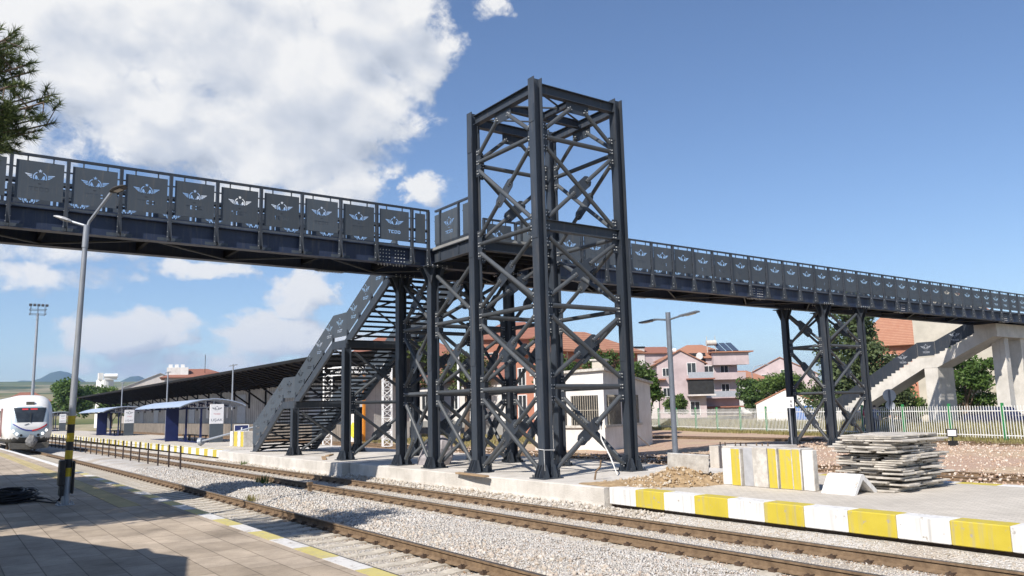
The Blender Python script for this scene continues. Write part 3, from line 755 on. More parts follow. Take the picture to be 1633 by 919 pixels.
class Frame:
    """plane between two columns A and B (each (x,y)); u runs from A to B"""
    def __init__(s, A, B, parent, offA, offB, pr=.068):
        s.A = Vector((A[0],A[1],0)); s.B = Vector((B[0],B[1],0)); s.L = (s.B-s.A).length
        s.d = (s.B-s.A).normalized(); s.n = Vector((s.d.y,-s.d.x,0)); s.p = parent; s.oa = offA; s.ob = offB; s.r = pr
    def P(s, u, z, w=0.0): return s.A + s.d*u + s.n*w + Vector((0,0,z))
    def plate(s, mb, uv, th=.016, w=0.0):
        vs = [tuple(s.P(u,z,w-th/2)) for u,z in uv]+[tuple(s.P(u,z,w+th/2)) for u,z in uv]; n = len(uv)
        mb.add(vs, [tuple(range(n)),tuple(range(2*n-1,n-1,-1))]+[((i+1)%n,i,n+i,n+(i+1)%n) for i in range(n)], 0)
    def bolts(s, mb, u, z, a=.045, ang=0.0, w=0.0):
        for i in (-1,1):
            for j in (-1,1):
                du = a*(i*math.cos(ang)-j*math.sin(ang)); dz = a*(i*math.sin(ang)+j*math.cos(ang))
                mb.pipe(s.P(u+du,z+dz,w-.035), s.P(u+du,z+dz,w+.035), .0175, n=6, mi=1)
    def gusset(s, z, hi=.44, lo=.44):
        for o, sg in ((s.oa,1),(s.L-s.ob,-1)):
            mb = MB(); u1 = o+sg*.23
            s.plate(mb, [(o,z-lo),(u1-sg*.05,z-lo),(u1,z-lo+.1),(u1,z+hi-.1),(u1-sg*.05,z+hi),(o,z+hi)])
            if hi > .2: s.bolts(mb, o+sg*.13, z+hi-.13)
            if lo > .2: s.bolts(mb, o+sg*.13, z-lo+.13)
            s.bolts(mb, o+sg*.13, z)
            mb.build('gusset_plate', [M['steel'],M['bolt']], s.p)
    def strut(s, z, g=True, hi=.44, lo=.44):
        mb = MB(); mb.pipe(s.P(s.oa+.20,z), s.P(s.L-s.ob-.20,z), s.r, n=12); mb.build('strut', [M['pipe']], s.p, smooth=False)
        if g: s.gusset(z, hi, lo)
    def xbrace(s, z0, z1, flip=False, e0=.28, e1=.28):
        u0 = s.oa+.17; u1 = s.L-s.ob-.17; a = (u0,z1-e1); b = (u1,z0+e0); c = (u0,z0+e0); d = (u1,z1-e1)
        if flip: a,b,c,d = d,c,b,a
        r = s.r*.92
        mb = MB(); mb.pipe(s.P(*a,r*.0+.02 if False else 0.0), s.P(*b), r, n=12); mb.build('brace', [M['pipe']], s.p)
        m = ((u0+u1)/2,(z0+e0+z1-e1)/2); L = math.hypot(d[0]-c[0],d[1]-c[1]); ux,uz = (d[0]-c[0])/L,(d[1]-c[1])/L
        mb = MB(); mb.pipe(s.P(*c), s.P(m[0]-ux*.30,m[1]-uz*.30), r, n=12); mb.build('brace', [M['pipe']], s.p)
        mb = MB(); mb.pipe(s.P(m[0]+ux*.30,m[1]+uz*.30), s.P(*d), r, n=12); mb.build('brace', [M['pipe']], s.p)
        mb = MB(); h = .17; q = []
        for k,t in ((-.48,-.6),(-.38,-1),(.38,-1),(.48,-.6),(.48,.6),(.38,1),(-.38,1),(-.48,.6)):
            q.append((m[0]+ux*k-uz*h*t, m[1]+uz*k+ux*h*t))
        s.plate(mb, q)
        ang = math.atan2(uz,ux)
        for k in (-.36,.36): s.bolts(mb, m[0]+ux*k, m[1]+uz*k, .042, ang)
        mb.build('cross_gusset', [M['steel'],M['bolt']], s.p)
    def chevron(s, ztop, zlow):
        m = s.L/2; mb = MB()
        s.plate(mb, [(m-.42,ztop),(m+.42,ztop),(m+.42,ztop-.22),(m+.34,ztop-.32),(m-.34,ztop-.32),(m-.42,ztop-.22)])
        s.bolts(mb, m-.30, ztop-.2, .045, .5); s.bolts(mb, m+.30, ztop-.2, .045, -.5)
        mb.build('top_gusset', [M['steel'],M['bolt']], s.p)
        for a,b in (((m-.28,ztop-.2),(s.oa+.17,zlow)),((m+.28,ztop-.2),(s.L-s.ob-.17,zlow))):
            q = MB(); q.pipe(s.P(*a), s.P(*b), s.r*.92, n=12); q.build('brace', [M['pipe']], s.p)
def ibeam(parent, p0, p1, h=.28, w=.18, name='beam', m='steel', mat2=None, z_is_top=True):
    p0 = Vector(p0); p1 = Vector(p1); d = (p1-p0).normalized(); n = Vector((d.y,-d.x,0)).normalized(); up = d.cross(n)*-1
    if up.z < 0: up = -up
    mb = MB(); t = .016
    for (w0,w1,h0,h1) in ((-w/2,w/2,-t,0),(-w/2,w/2,-h,-h+t),(-.006,.006,-h+t,-t)):
        vs = []
        for p in (p0,p1):
            for a,b in ((w0,h0),(w1,h0),(w1,h1),(w0,h1)): vs.append(tuple(p+n*a+up*b))
        mb.add(vs, [(0,1,2,3),(7,6,5,4),(0,4,5,1),(1,5,6,2),(2,6,7,3),(3,7,4,0)])
    return mb.build(name, [M[m]], parent)

OY, OX = .15, .15
tower = thing('elevator_tower', 'tall open lattice lift tower of bolted dark steel, no cladding, beside the tracks', 'lift tower', ((XA+XB)/2,(Y0+Y1)/2,ZB))
for x in (XA,XB):
    for y in (Y0,Y1): Hcol(tower, x, y, ZB, 11.42)
faces = [Frame((XA,Y0),(XA,Y1),tower,.145,.145), Frame((XB,Y0),(XB,Y1),tower,.145,.145), Frame((XA,Y0),(XB,Y0),tower,.155,.155), Frame((XA,Y1),(XB,Y1),tower,.155,.155)]
for i,F in enumerate(faces):
    F.strut(2.80); F.strut(5.0)
    if i < 2: F.strut(7.18)
    else: F.gusset(7.18, .5, .5)
    F.strut(9.76)
    fl = i < 2
    F.xbrace(ZB,2.80, fl, e0=.22); F.xbrace(2.80,5.0,fl); F.xbrace(5.0,7.18,fl); F.xbrace(7.18,9.76,fl)
    F.chevron(10.98, 10.02)
    for o,sg in ((F.oa,1),(F.L-F.ob,-1)):
        mb = MB(); F.plate(mb, [(o,ZB+.03),(o+sg*.30,ZB+.03),(o+sg*.30,ZB+.2),(o+sg*.16,ZB+.46),(o,ZB+.46)]); F.bolts(mb, o+sg*.18, ZB+.22, .042, .7*sg)
        mb.build('foot_gusset', [M['steel'],M['bolt']], tower)
for x in (XA,XB): ibeam(tower, (x,Y0+.14,11.28),(x,Y1-.14,11.28), .29, .2, 'top_beam')
for y in (Y0,Y1):
    ibeam(tower, (XA+.155,y,11.28),(XB-.155,y,11.28), .29, .2, 'top_beam')
    ibeam(tower, (XA+.155,y,7.37),(XB-.155,y,7.37), .30, .2, 'door_header')
ibeam(tower, (XA+.11,(Y0+Y1)/2,11.25),(XB-.11,(Y0+Y1)/2,11.25), .24, .16, 'roof_beam')
ibeam(tower, ((XA+XB)/2,Y0+.11,11.22),((XA+XB)/2,(Y0+Y1)/2-.09,11.22), .2, .12, 'roof_beam')
mb = MB(); mb.pipe((XA+.2,Y0+.2,11.2),(XB-.2,(Y0+Y1)/2-.1,11.2),.03); mb.pipe((XB-.2,Y0+.2,11.14),(XA+.2,(Y0+Y1)/2-.1,11.14),.03); mb.pipe((XA+.2,Y1-.2,11.2),(XB-.2,(Y0+Y1)/2+.1,11.2),.03)
mb.build('roof_tie', [M['pipe']], tower)
mb = MB()                                                # rope tied round the front column
for k in range(1):
    z = 1.18; mb.tube([(XA-.17,Y0+.15,z),(XA-.175,Y0-.15,z-.02),(XA+.17,Y0-.155,z-.035),(XA+.17,Y0+.15,z-.01),(XA-.17,Y0+.15,z)], .009, 5)
    mb.tube([(XA-.175,Y0-.15,z-.02),(XA-.19,Y0-.17,z-.3),(XA-.17,Y0-.16,z-.55)], .006, 5)
mb.build('rope', [M['white_paint']], tower)

ZG0, ZG1, ZD, ZR = 6.935, 7.49, 7.56, 8.80
def pier(label, xa, xb, ya, yb, zb, levels, link_to=None):
    t = thing('bridge_pier', label, 'bridge pier', ((xa+xb)/2,(ya+yb)/2,zb))
    for x in (xa,xb):
        for y in (ya,yb): Hcol(t, x, y, zb, ZG0-.032, cap=True)
    Fs = [Frame((xa,ya),(xa,yb),t,.145,.145), Frame((xb,ya),(xb,yb),t,.145,.145), Frame((xa,ya),(xb,ya),t,.155,.155), Frame((xa,yb),(xb,yb),t,.155,.155)]
    if link_to is not None:
        Fs += [Frame((xa,link_to),(xa,ya),t,.145,.145), Frame((xb,link_to),(xb,ya),t,.145,.145)]
    fl = (lambda i: i in (0,1,4,5)) if link_to is not None else (lambda i: i in (2,3))
    for i,F in enumerate(Fs):
        zs = [zb]+levels
        for z in levels: F.strut(z)
        for a,b in zip(zs[:-1],zs[1:]): F.xbrace(a,b, flip=fl(i), e0=.22 if a == zb else .28)
        F.xbrace(zs[-1], ZG0-.1, flip=fl(i), e1=.25)
    return t
pier('dark steel lattice pier joined to the open lift tower', XA, XB, Y2, Y3, ZB, [2.80,5.0], link_to=Y1)
pier('dark steel lattice pier standing alone in the reddish earth near the fence', 35.15, 38.35, Y2, Y3, .12, [2.62,4.93])

# ------------------------------------------------------------------ footbridge
YN, YF = 22.66, 24.74
bridge = thing('footbridge', 'long dark steel footbridge with cut-out railing panels crossing all the tracks', 'footbridge', (24,23.7,ZG0))
BX0, BX1 = -6.0, 74.0
def girder(y, side):
    mb = MB()
    mb.box(BX0,BX1,y-.006,y+.006,ZG0+.02,ZG1-.02,0)
    mb.box(BX0,BX1,y-.15,y+.15,ZG0,ZG0+.02,0); mb.box(BX0,BX1,y-.15,y+.15,ZG1-.02,ZG1,0)
    x = BX0+.6
    while x < BX1:                                      # lighter thin plates along the foot of the web
        mb.box(x,x+.62,y-side*.022 if side>0 else y+.008,y-.008 if side>0 else y+.022,ZG0+.022,ZG0+.13,1); x += 1.244
    return mb.build('girder', [M['shaded_steel'],M['panel']], bridge)
girder(YN,1); girder(YF,-1)
mb = MB(); mb.box(BX0,BX1,YN-.10,YF+.10,ZG1+.004,ZD); mb.build('deck', [M['dark_concrete']], bridge)
x = BX0+.5
while x < BX1:
    c = MB(); c.box(x-.05,x+.05,YN+.012,YF-.012,ZG0+.12,ZG0+.34); c.build('cross_beam', [M['shade_black']], bridge); x += 2.488
mb = MB(); x = BX0+.5; i = 0
while x < BX1-2.5:
    a,b = (YN+.12,YF-.12) if i%2==0 else (YF-.12,YN+.12)
    mb.pipe((x,a,ZG0+.05),(x+2.488,b,ZG0+.05),.028,n=6); x += 2.488; i += 1
mb.build('wind_bracing', [M['pipe']], bridge)
def splice(x0, x1):
    mb = MB()
    mb.box(x0,x1,YN-.021,YN-.0075,ZG0+.022,ZG1-.04,0); mb.box(x0-.05,x1+.05,YN-.16,YN+.16,ZG0-.018,ZG0-.002,0)
    n = 9
    for i in range(n):
        if i == n//2: continue
        xx = x0+.07+(x1-x0-.14)*i/(n-1)
        for k in range(4): mb.pipe((xx,YN-.05,ZG0+.09+.115*k),(xx,YN-.018,ZG0+.09+.115*k),.017,n=6,mi=1)
        for yy in (-.10,.10): mb.pipe((xx,YN+yy,ZG0-.055),(xx,YN+yy,ZG0-.015),.017,n=6,mi=1)
    mb.build('splice_plate', [M['shaded_steel'],M['bolt']], bridge)
splice(11.1,12.1); splice(29.5,30.55); splice(41.9,42.9); splice(54.3,55.3)
mb = MB(); mb.box(9.9,10.9,YF-.16,YF+.16,ZG0-.018,ZG0-.002,0)
for i in range(9):
    for yy in (-.10,0,.10): mb.pipe((10.0+i*.1,YF+yy,ZG0-.055),(10.0+i*.1,YF+yy,ZG0-.015),.017,n=6,mi=1)
mb.build('splice_plate', [M['steel'],M['bolt']], bridge); mb = MB()
mb.box(24.2,25.2,YF-.16,YF+.16,ZG0-.018,ZG0-.002,0)
for i in range(9):
    for yy in (-.10,0,.10): mb.pipe((24.3+i*.1,YF+yy,ZG0-.055),(24.3+i*.1,YF+yy,ZG0-.015),.017,n=6,mi=1)
mb.build('splice_plate', [M['steel'],M['bolt']], bridge)

PW, PH = 1.045, .98
panel_me = plate_mesh('panel', [(-PW/2,-PH/2),(PW/2,-PH/2),(PW/2,PH/2),(-PW/2,PH/2)], emblem_holes())
narrow_me = plate_mesh('panel', [(-.19,-PH/2),(.19,-PH/2),(.19,PH/2),(-.19,PH/2)], [])
ZP = 8.165
def panel_proto(me, hw, tabs=True):
    mb = MB(); into(mb, me, lambda p: (p[0], p[2], p[1]))
    if tabs:
        for s in (-1,1):
            for z in (.30,-.04,-.36): mb.box(s*hw if s>0 else -hw-.06, hw+.06 if s>0 else -hw, -.012,.012,z-.018,z+.018)
        for xx in (-.28,.28) if hw > .3 else (0,): mb.box(xx-.016,xx+.016,-.012,.012,PH/2,PH/2+.12)
    for f in (): pass
    return mb
def post_proto(side=-1):
    """side -1: bracket on the -y side of the girder web"""
    mb = MB(); s = side
    mb.box(-.04,.04,-.06,.05,ZG1-.46,ZR-.035)
    pl = [(.10,ZG0+.024),(-.105,ZG0+.024),(-.105,ZG0+.06),(-.04,ZG1+.03),(.04,ZG1+.03)]
    if s > 0: pl = [(-a,b) for a,b in pl][::-1]
    for x in (-.046,.036): mb.prism(pl, x, x+.01, 'x')
    for z in (ZG0+.12,ZG0+.26,ZG1-.03): mb.pipe((-.055,s*.02,z),(.055,s*.02,z),.014,n=6,mi=1)
    return mb
YP = YN-.19
pp = None; pn = None; po = None
posts_n = [1.10-1.236*2+1.236*i for i in range(10)] + [10.97,12.23,12.84] + [16.42+.0] + [17.05+1.2383*i for i in range(40)]
posts_n = [p for p in posts_n if p < 70]
LANDX0, LANDX1 = 13.1, 16.42
def at_obj(o, x, y, z=0):
    o.location = (x-bridge.location.x, y-bridge.location.y, z-bridge.location.z)
def put(proto_mb, name, mats, x, y, z, cache={}):
    k = (name, id(proto_mb))
    if k not in cache:
        o = proto_mb.build(name, mats, bridge, local=True); cache[k] = o
    else:
        o = cache[k].copy(); COL.objects.link(o); o.parent = bridge
    at_obj(o, x, y, z); return o
PN = post_proto(-1); PF_ = post_proto(1); PAN = panel_proto(panel_me, PW/2); NAR = panel_proto(narrow_me, .19)
for x in posts_n: put(PN, 'railing_post', [M['steel'],M['bolt']], x, YP, 0)
for a,b in zip(posts_n[:-1],posts_n[1:]):
    if a > 12.8 and b < 16.5: continue
    if b-a > 1.0: put(PAN, 'panel', [M['panel']], (a+b)/2+rnd.uniform(-.008,.008), YP-.012+rnd.uniform(-.006,.006), ZP+rnd.uniform(-.008,.008))
    else: put(NAR, 'panel', [M['panel']], (a+b)/2+rnd.uniform(-.008,.008), YP-.012+rnd.uniform(-.006,.006), ZP+rnd.uniform(-.008,.008))
x = 14.86                                               # short run of near railing behind the lift tower
put(PN, 'railing_post', [M['steel'],M['bolt']], 15.06, YP, 0)
put(PAN, 'panel', [M['panel']], 15.70, YP-.012, ZP)
YPF = YF+.19
fx = [2.3-1.236*3+1.236*i for i in range(10)]
fx = fx + [fx[-1]+1.236*(i+1) for i in range(2)] + [16.9+1.2383*i for i in range(34)]
for x in fx: put(PF_, 'railing_post', [M['steel'],M['bolt']], x, YPF, 0)
for a,b in zip(fx[:-1],fx[1:]):
    if b-a < 1.5: put(PAN, 'panel', [M['panel']], (a+b)/2, YPF+.03, ZP)
mb = MB()
for (x0,x1) in ((BX0,12.88),(15.02,BX1)): mb.box(x0,x1,YP-.035,YP+.035,ZR-.033,ZR+.03)
mb.build('handrail', [M['steel']], bridge)
mb = MB()
for (x0,x1) in ((BX0,13.0),(16.3,BX1)): mb.box(x0,x1,YPF-.035,YPF+.035,ZR-.033,ZR+.03)
mb.build('handrail', [M['steel']], bridge)
mb = MB()                                               # horizontal rails behind the panels
for y in (YPF-.05,YP+.05):
    for z in (7.72,8.1): 
        for (x0,x1) in ((BX0,13.0 if y>24 else 12.8),(16.5,BX1)): mb.box(x0,x1,y-.008,y+.008,z-.035,z+.035)
mb.build('mid_rail', [M['shaded_steel']], bridge)
# landing between bridge and tower
mb = MB(); mb.box(LANDX0-.1,LANDX1+.1,Y1+.16,YN-.16,ZG1-.02,ZD-.004); mb.build('landing_deck', [M['dark_concrete']], bridge)
for x in (LANDX0,LANDX1):
    ibeam(bridge, (x,Y1+.17,ZG1-.03),(x,YN-.16,ZG1-.03), .42, .2, 'landing_beam')
mb = MB()
for y in (20.5,21.2,21.9): mb.box(LANDX0+.11,LANDX1-.11,y-.04,y+.04,ZG0+.12,ZG0+.32)
mb.pipe((LANDX0+.1,20.3,ZG0+.2),(LANDX1-.1,22.3,ZG0+.2),.03); mb.pipe((LANDX1-.1,20.3,ZG0+.16),(LANDX0+.1,22.3,ZG0+.16),.03)
mb.build('landing_framing', [M['shade_black']], bridge)
def side_panel_mesh(w, holes):
    return plate_mesh('panel', [(-w/2,-PH/2),(w/2,-PH/2),(w/2,PH/2),(-w/2,PH/2)], holes)
sp_me = side_panel_mesh(.99, emblem_holes()); sn_me = side_panel_mesh(.36, [])
for x,s in ((LANDX0-.0,-1),(LANDX1+.0,1)):
    mb = MB(); mb.box(x-.035,x+.035,Y1+.16,YP-.04,ZR-.033,ZR+.03); mb.box(x-.008,x+.008,Y1+.2,YP-.04,7.60,7.68); mb.build('handrail', [M['steel']], bridge)
    for y in (22.12,20.98):
        mb = MB(); mb.box(x-.035,x+.035,y-.035,y+.035,ZG0+.2,ZR-.035); mb.build('railing_post', [M['steel']], bridge)
    for yc,me in ((21.55,sp_me),(20.52,sn_me),(22.31,sn_me)):
        mb = MB(); w = .99 if me is sp_me else .36
        if me is sn_me and yc > 22: w = .3
        sgn = -1 if s < 0 else 1
        into(mb, me, lambda p: (x+s*.012+p[2], yc+sgn*p[0]*(w/.99 if me is sp_me else w/.36), ZP+p[1]))
        for z in (.3,-.36):
            for q in (-1,1): mb.box(x-.008,x+.008,yc+q*w/2-.04,yc+q*w/2+.04,ZP+z-.015,ZP+z+.015)
        mb.build('panel', [M['panel']], bridge)
# cross rail between tower and landing left end
# ------------------------------------------------------------------ steel staircase
stair = thing('steel_staircase', 'dark steel open-riser staircase with panelled sides rising to the footbridge', 'staircase', (14.6,32.6,ZB))
SX0, SX1 = 13.08, 16.15
# flights: (y foot, z foot, y head, z head) descending along +y
FL = [(40.62,.44,36.44,2.80),(34.97,2.80,30.74,5.10),(29.44,5.10,25.05,7.53)]
for (ya,za,yb,zb) in FL:
    for x in (SX0,SX1):
        mb = MB(); mb.prism([(ya+.1,za-.02),(ya+.02,za+.04),(yb,zb+.02),(yb,zb-.34),(ya-.55,za-.02)], x-.05, x+.05, 'x'); mb.build('stringer', [M['steel']], stair)
    n = round((zb-za)/.162); first = None
    for i in range(1,n):
        t = i/n; y = ya+(yb-ya)*t; z = za+(zb-za)*t
        if first is None:
            mb = MB(); mb.box(SX0+.055,SX1-.055,-.16,.17,-.045,0); mb.box(SX0+.055,SX1-.055,-.15,-.13,-.08,-.036)
            first = mb.build('tread', [M['tread']], stair, local=False); 
            # local copies share the mesh
            o = first
        else:
            o = first.copy(); COL.objects.link(o); o.parent = stair
        o.location = (0, y, z)
    mb = MB()
    mb.pipe((SX0+.08,ya-.3,za-.02),(SX1-.08,(ya+yb)/2,(za+zb)/2-.22),.035); mb.pipe((SX1-.08,ya-.3,za-.02),(SX0+.08,(ya+yb)/2,(za+zb)/2-.22),.035)
    mb.pipe((SX0+.08,(ya+yb)/2,(za+zb)/2-.22),(SX1-.08,yb+.2,zb-.25),.035); mb.pipe((SX1-.08,(ya+yb)/2,(za+zb)/2-.22),(SX0+.08,yb+.2,zb-.25),.035)
    mb.build('under_bracing', [M['steel']], stair)
LD = [(36.44,34.97,2.80),(30.74,29.44,5.10)]
for ya,yb,z in LD:
    mb = MB(); mb.box(SX0+.055,SX1-.055,yb+.02,ya-.02,z-.05,z); mb.build('landing_plate', [M['tread']], stair)
    for x in (SX0,SX1):
        mb = MB(); mb.box(x-.05,x+.05,yb-.01,ya+.01,z-.315,z-.0); mb.build('landing_edge', [M['steel']], stair)
    for y in (yb+.05,ya-.05):
        mb = MB(); mb.box(SX0+.055,SX1-.055,y-.05,y+.05,z-.30,z-.055); mb.build('landing_beam', [M['steel']], stair)
# panels: one shaped plate per flight and landing, both sides
def stair_panel(x, pts, centres, s):
    me = plate_mesh('panel', [((p[0]),p[1]) for p in pts], [[(cx+a*1.05, cz+b*1.05) for a,b in h] for cx,cz in centres for h in emblem_holes()])
    mb = MB(); into(mb, me, lambda p: (x+s*.02+p[2], p[0], p[1])); mb.build('panel', [M['panel']], stair)
OV = .16; TH = 1.10
for x,s in ((SX0,-1),(SX1,1)):
    for k,(ya,za,yb,zb) in enumerate(FL):
        sl = (zb-za)/(yb-ya); cs = []
        n = 4
        for i in range(n):
            t = (i+.55)/n; y = ya-.05+(yb-ya)*t; cs.append((y, za+sl*(y-ya)+OV+.56))
        if k == 0:
            pts = [(ya+.12,za+OV+.2),(ya+.12,za+1.33),(ya-.02,za+TH+.28),(yb+.004,zb+TH),(yb+.004,zb+OV),(ya-.25,za+OV+.1)]
        elif k == 2: pts = [(ya-.004,za+OV),(ya-.004,za+TH),(yb,zb+TH),(yb,zb+OV)]
        else: pts = [(ya-.004,za+OV),(ya-.004,za+TH),(yb+.004,zb+TH),(yb+.004,zb+OV)]
        stair_panel(x, pts, cs, s)
    for ya,yb,z in LD:
        stair_panel(x, [(ya-.001,z+OV),(ya-.001,z+TH),(yb+.001,z+TH),(yb+.001,z+OV)], [((ya+yb)/2,z+OV+.48)], s)
    for (ya,za,yb,zb) in FL:
        n = 4
        for i in range(n+1):
            t = i/n*.97+.02; y = ya+(yb-ya)*t; z = za+(zb-za)*t
            mb = MB(); mb.box(x-.045,x+.045,y-.045,y+.045,z-.2,z+.34); mb.build('railing_post', [M['steel']], stair)
for y,zt in ((35.02,2.48),(29.46,4.78)):
    for x in (SX0,SX1): Hcol(stair, x, y, ZB, zt)
F = Frame((SX0,35.02),(SX1,35.02),stair,.155,.155); F.xbrace(ZB,2.5,e0=.2,e1=.2)
F = Frame((SX0,29.46),(SX1,29.46),stair,.155,.155); F.strut(2.62); F.xbrace(ZB,2.62,e0=.2); F.xbrace(2.62,4.8,e1=.2)
mb = MB(); mb.box(SX0-.14,SX0+.14,40.35,40.75,ZB,ZB+.03); mb.box(SX1-.14,SX1+.14,40.35,40.75,ZB,ZB+.03); mb.build('foot_plate', [M['steel']], stair)

# ------------------------------------------------------------------ concrete staircase at the far end
cst = thing('concrete_staircase', 'old grey concrete staircase and pier under the far end of the footbridge', 'staircase', (56.2,27.5,0))
CX0, CX1 = 55.0, 57.0
top = []
def steps(ya,za,yb,zb,n):
    r = []
    for i in range(n):
        y = ya+(yb-ya)*i/n; z = za+(zb-za)*i/n; z2 = za+(zb-za)*(i+1)/n
        r.append((y,z)); r.append((ya+(yb-ya)*(i+1)/n, z)) ; r.append((ya+(yb-ya)*(i+1)/n - 0.0, z2))
    return r
prof = [(23.3,6.70)]+steps(23.6,6.70,27.3,5.02,10)+[(28.5,4.98)]+steps(28.55,4.95,36.2,.55,24)+[(36.2,0.0),(35.6,0.0),(35.3,.35),(28.1,4.28),(27.2,4.28),(23.3,6.15)]
cl = [prof[0]]
for p in prof[1:]:
    if (p[0]-cl[-1][0])**2+(p[1]-cl[-1][1])**2 > 1e-6: cl.append(p)
mb = MB(); mb.prism(cl, CX0, CX1, 'x'); mb.build('flight', [M['old_concrete']], cst)
mb = MB(); mb.prism([(27.2,-.1),(28.1,-.1),(28.1,4.278),(27.2,4.278)], CX0+.02, CX1+.2, 'x')
mb.build('landing_pier', [M['old_concrete']], cst)
for (x,y) in ((56.7,23.85),(59.1,23.85)):
    mb = MB(); mb.prism([(x-.36,-.1),(x+.44,-.1),(x+.34,6.05),(x-.22,6.05)], y-.4, y+.4, 'y'); mb.build('pier_column', [M['old_concrete']], cst)
mb = MB(); mb.box(55.02,62.5,23.22,24.6,6.052,6.90); mb.build('pier_beam', [M['old_concrete']], cst)
def cpanel(pts, centres):
    me = plate_mesh('panel', pts, [])
    mb = MB(); into(mb, me, lambda p: (CX0+.12+p[2], p[0], p[1]))
    em = emblem_holes()
    for cx,cz in centres:
        for h in em:
            mb.add([(CX0+.113, cx-a*1.1, cz+b*1.1) for a,b in h], [tuple(range(len(h)))], 1)
    mb.build('panel', [M['steel'],M['sign_face']], cst, fix=False)
cpanel([(23.4,6.95),(27.28,5.12),(27.28,6.07),(23.4,7.9)], [(25.9,6.28)])
cpanel([(27.29,5.12),(28.5,5.10),(28.5,6.07),(27.29,6.07)], [(27.9,5.6)])
cpanel([(28.51,5.08),(36.1,.75),(36.1,1.7),(28.51,6.05)], [(29.6,5.0)])

# ------------------------------------------------------------------ lamp posts and small things
def near_lamp():
    x, y = 2.41, 20.1
    t = thing('street_lamp', 'grey lamp post with yellow and black bands and two lamp heads on the near platform', 'street lamp', (x,y,.42))
    mb = MB(); mb.pipe((x,y,.42),(x,y,6.42),.080,.052,16); mb.cbox((x,y,.43),(.34,.34,.02)); 
    for a in (-1,1):
        for b in (-1,1): mb.pipe((x+a*.13,y+b*.13,.44),(x+a*.13,y+b*.13,.49),.018,n=6)
    mb.pipe((x,y,6.1),(x,y,6.62),.066,.062,16); mb.build('pole', [M['galv']], t, smooth=False)
    z = 1.02; i = 0
    while z < 2.25:
        mb = MB(); r = .0805-(z-.42)*.0047+.003; mb.pipe((x,y,z),(x,y,z+.185),r,r-.001,16); mb.build('paint_band', [M['post_yellow'] if i%2==0 else M['black']], t); z += .187; i += 1
    # heads: arm toward the platform edge and arm toward the back, both rising
    p0 = Vector((x,y,6.6))
    for d,ln,h,nm in ((Vector((.50,-.62,0)),1.0,.93,'a'),(Vector((-.80,.50,0)),.62,.10,'b')):
        d = d.normalized()*(.62 if nm=='a' else .34)
        p1 = p0+d+Vector((0,0,h-.18 if nm=='a' else .10))
        mb = MB(); mb.tube([p0-Vector((0,0,.1)), p0+d*.1+Vector((0,0,.1*h)), p1], .033, 10); mb.build('arm', [M['galv']], t)
        dd = (p1-p0).normalized(); hd = Vector((d.x,d.y,0)).normalized()
        side = Vector((-hd.y,hd.x,0)); fw = (hd*.9+Vector((0,0,.28))).normalized(); up = fw.cross(side)*-1
        if up.z < 0: up = -up
        mb = MB(); vs = []; n = 14; prof = [(-.02,.05,.018),(.05,.11,.045),(.17,.145,.058),(.31,.125,.05),(.40,.06,.025)]
        for (l,w,hh) in prof:
            for k in range(n):
                a = 2*math.pi*k/n; u = math.cos(a)*w; v = max(math.sin(a),-.35)*hh
                vs.append(tuple(p1+fw*l+side*u+up*v))
        fs = []
        for r in range(len(prof)-1):
            for k in range(n): fs.append((r*n+k,r*n+(k+1)%n,(r+1)*n+(k+1)%n,(r+1)*n+k))
        fs += [tuple(range(n)),tuple(range((len(prof)-1)*n,len(prof)*n))]
        mb.add(vs,fs); hd_ = mb.build('lamp_head', [M['lamp_body'] if nm=='a' else M['lamp_grey']], t)
        mb = MB(); q = []
        for l,u in ((.10,-.06),(.27,-.06),(.27,.06),(.10,.06)): q.append(tuple(p1+fw*l+side*u-up*.031))
        mb.add(q,[(0,1,2,3)]); q2=[tuple(Vector(a)+up*.01) for a in q]; mb.add(q2,[(3,2,1,0)]); mb.build('lens', [M['lamp_lens']], hd_)
    mb = MB(); mb.bevbox((x-.115,y-.02,1.10),(.12,.30,.55),.02); mb.bevbox((x+.11,y+.03,1.0),(.05,.24,.70),.015); mb.prism([(y-.16,.62),(y+.12,.62),(y+.12,.83),(y-.16,.83)],x-.14,x-.06,'x')
    mb.build('junction_box', [M['black']], t)
    t.rotation_euler = (.0118,.0165,0)
near_lamp()
# cable coil on the near platform
mb = MB()
for k in range(26):
    cx,cy = 1.55+rnd.uniform(-.14,.14), 21.9+rnd.uniform(-.2,.2); r = rnd.uniform(.28,.62); z = .45+rnd.uniform(0,.26)*(1-r*.6); ph = rnd.uniform(0,6); tl = rnd.uniform(-.08,.08)
    mb.tube([(cx+r*math.cos(a+ph)*.9, cy+r*math.sin(a+ph)*1.2, z+tl*math.cos(a)+rnd.uniform(-.01,.01)) for a in [i*2*math.pi/20 for i in range(21)]], .018, 5)
mb.tube([(2.0,21.7,.46),(2.15,21.2,.50),(2.25,20.8,.46),(2.33,20.3,.5),(2.33,20.14,.9)], .016, 6)
mb.tube([(1.9,21.5,.45),(2.1,21.0,.44),(2.28,20.5,.44),(2.34,20.16,.6)], .016, 6)
tag(recentre(mb.build('cable_coil', [M['black']])), 'tangled black cable coil lying on the near platform by the lamp', 'cable coil')

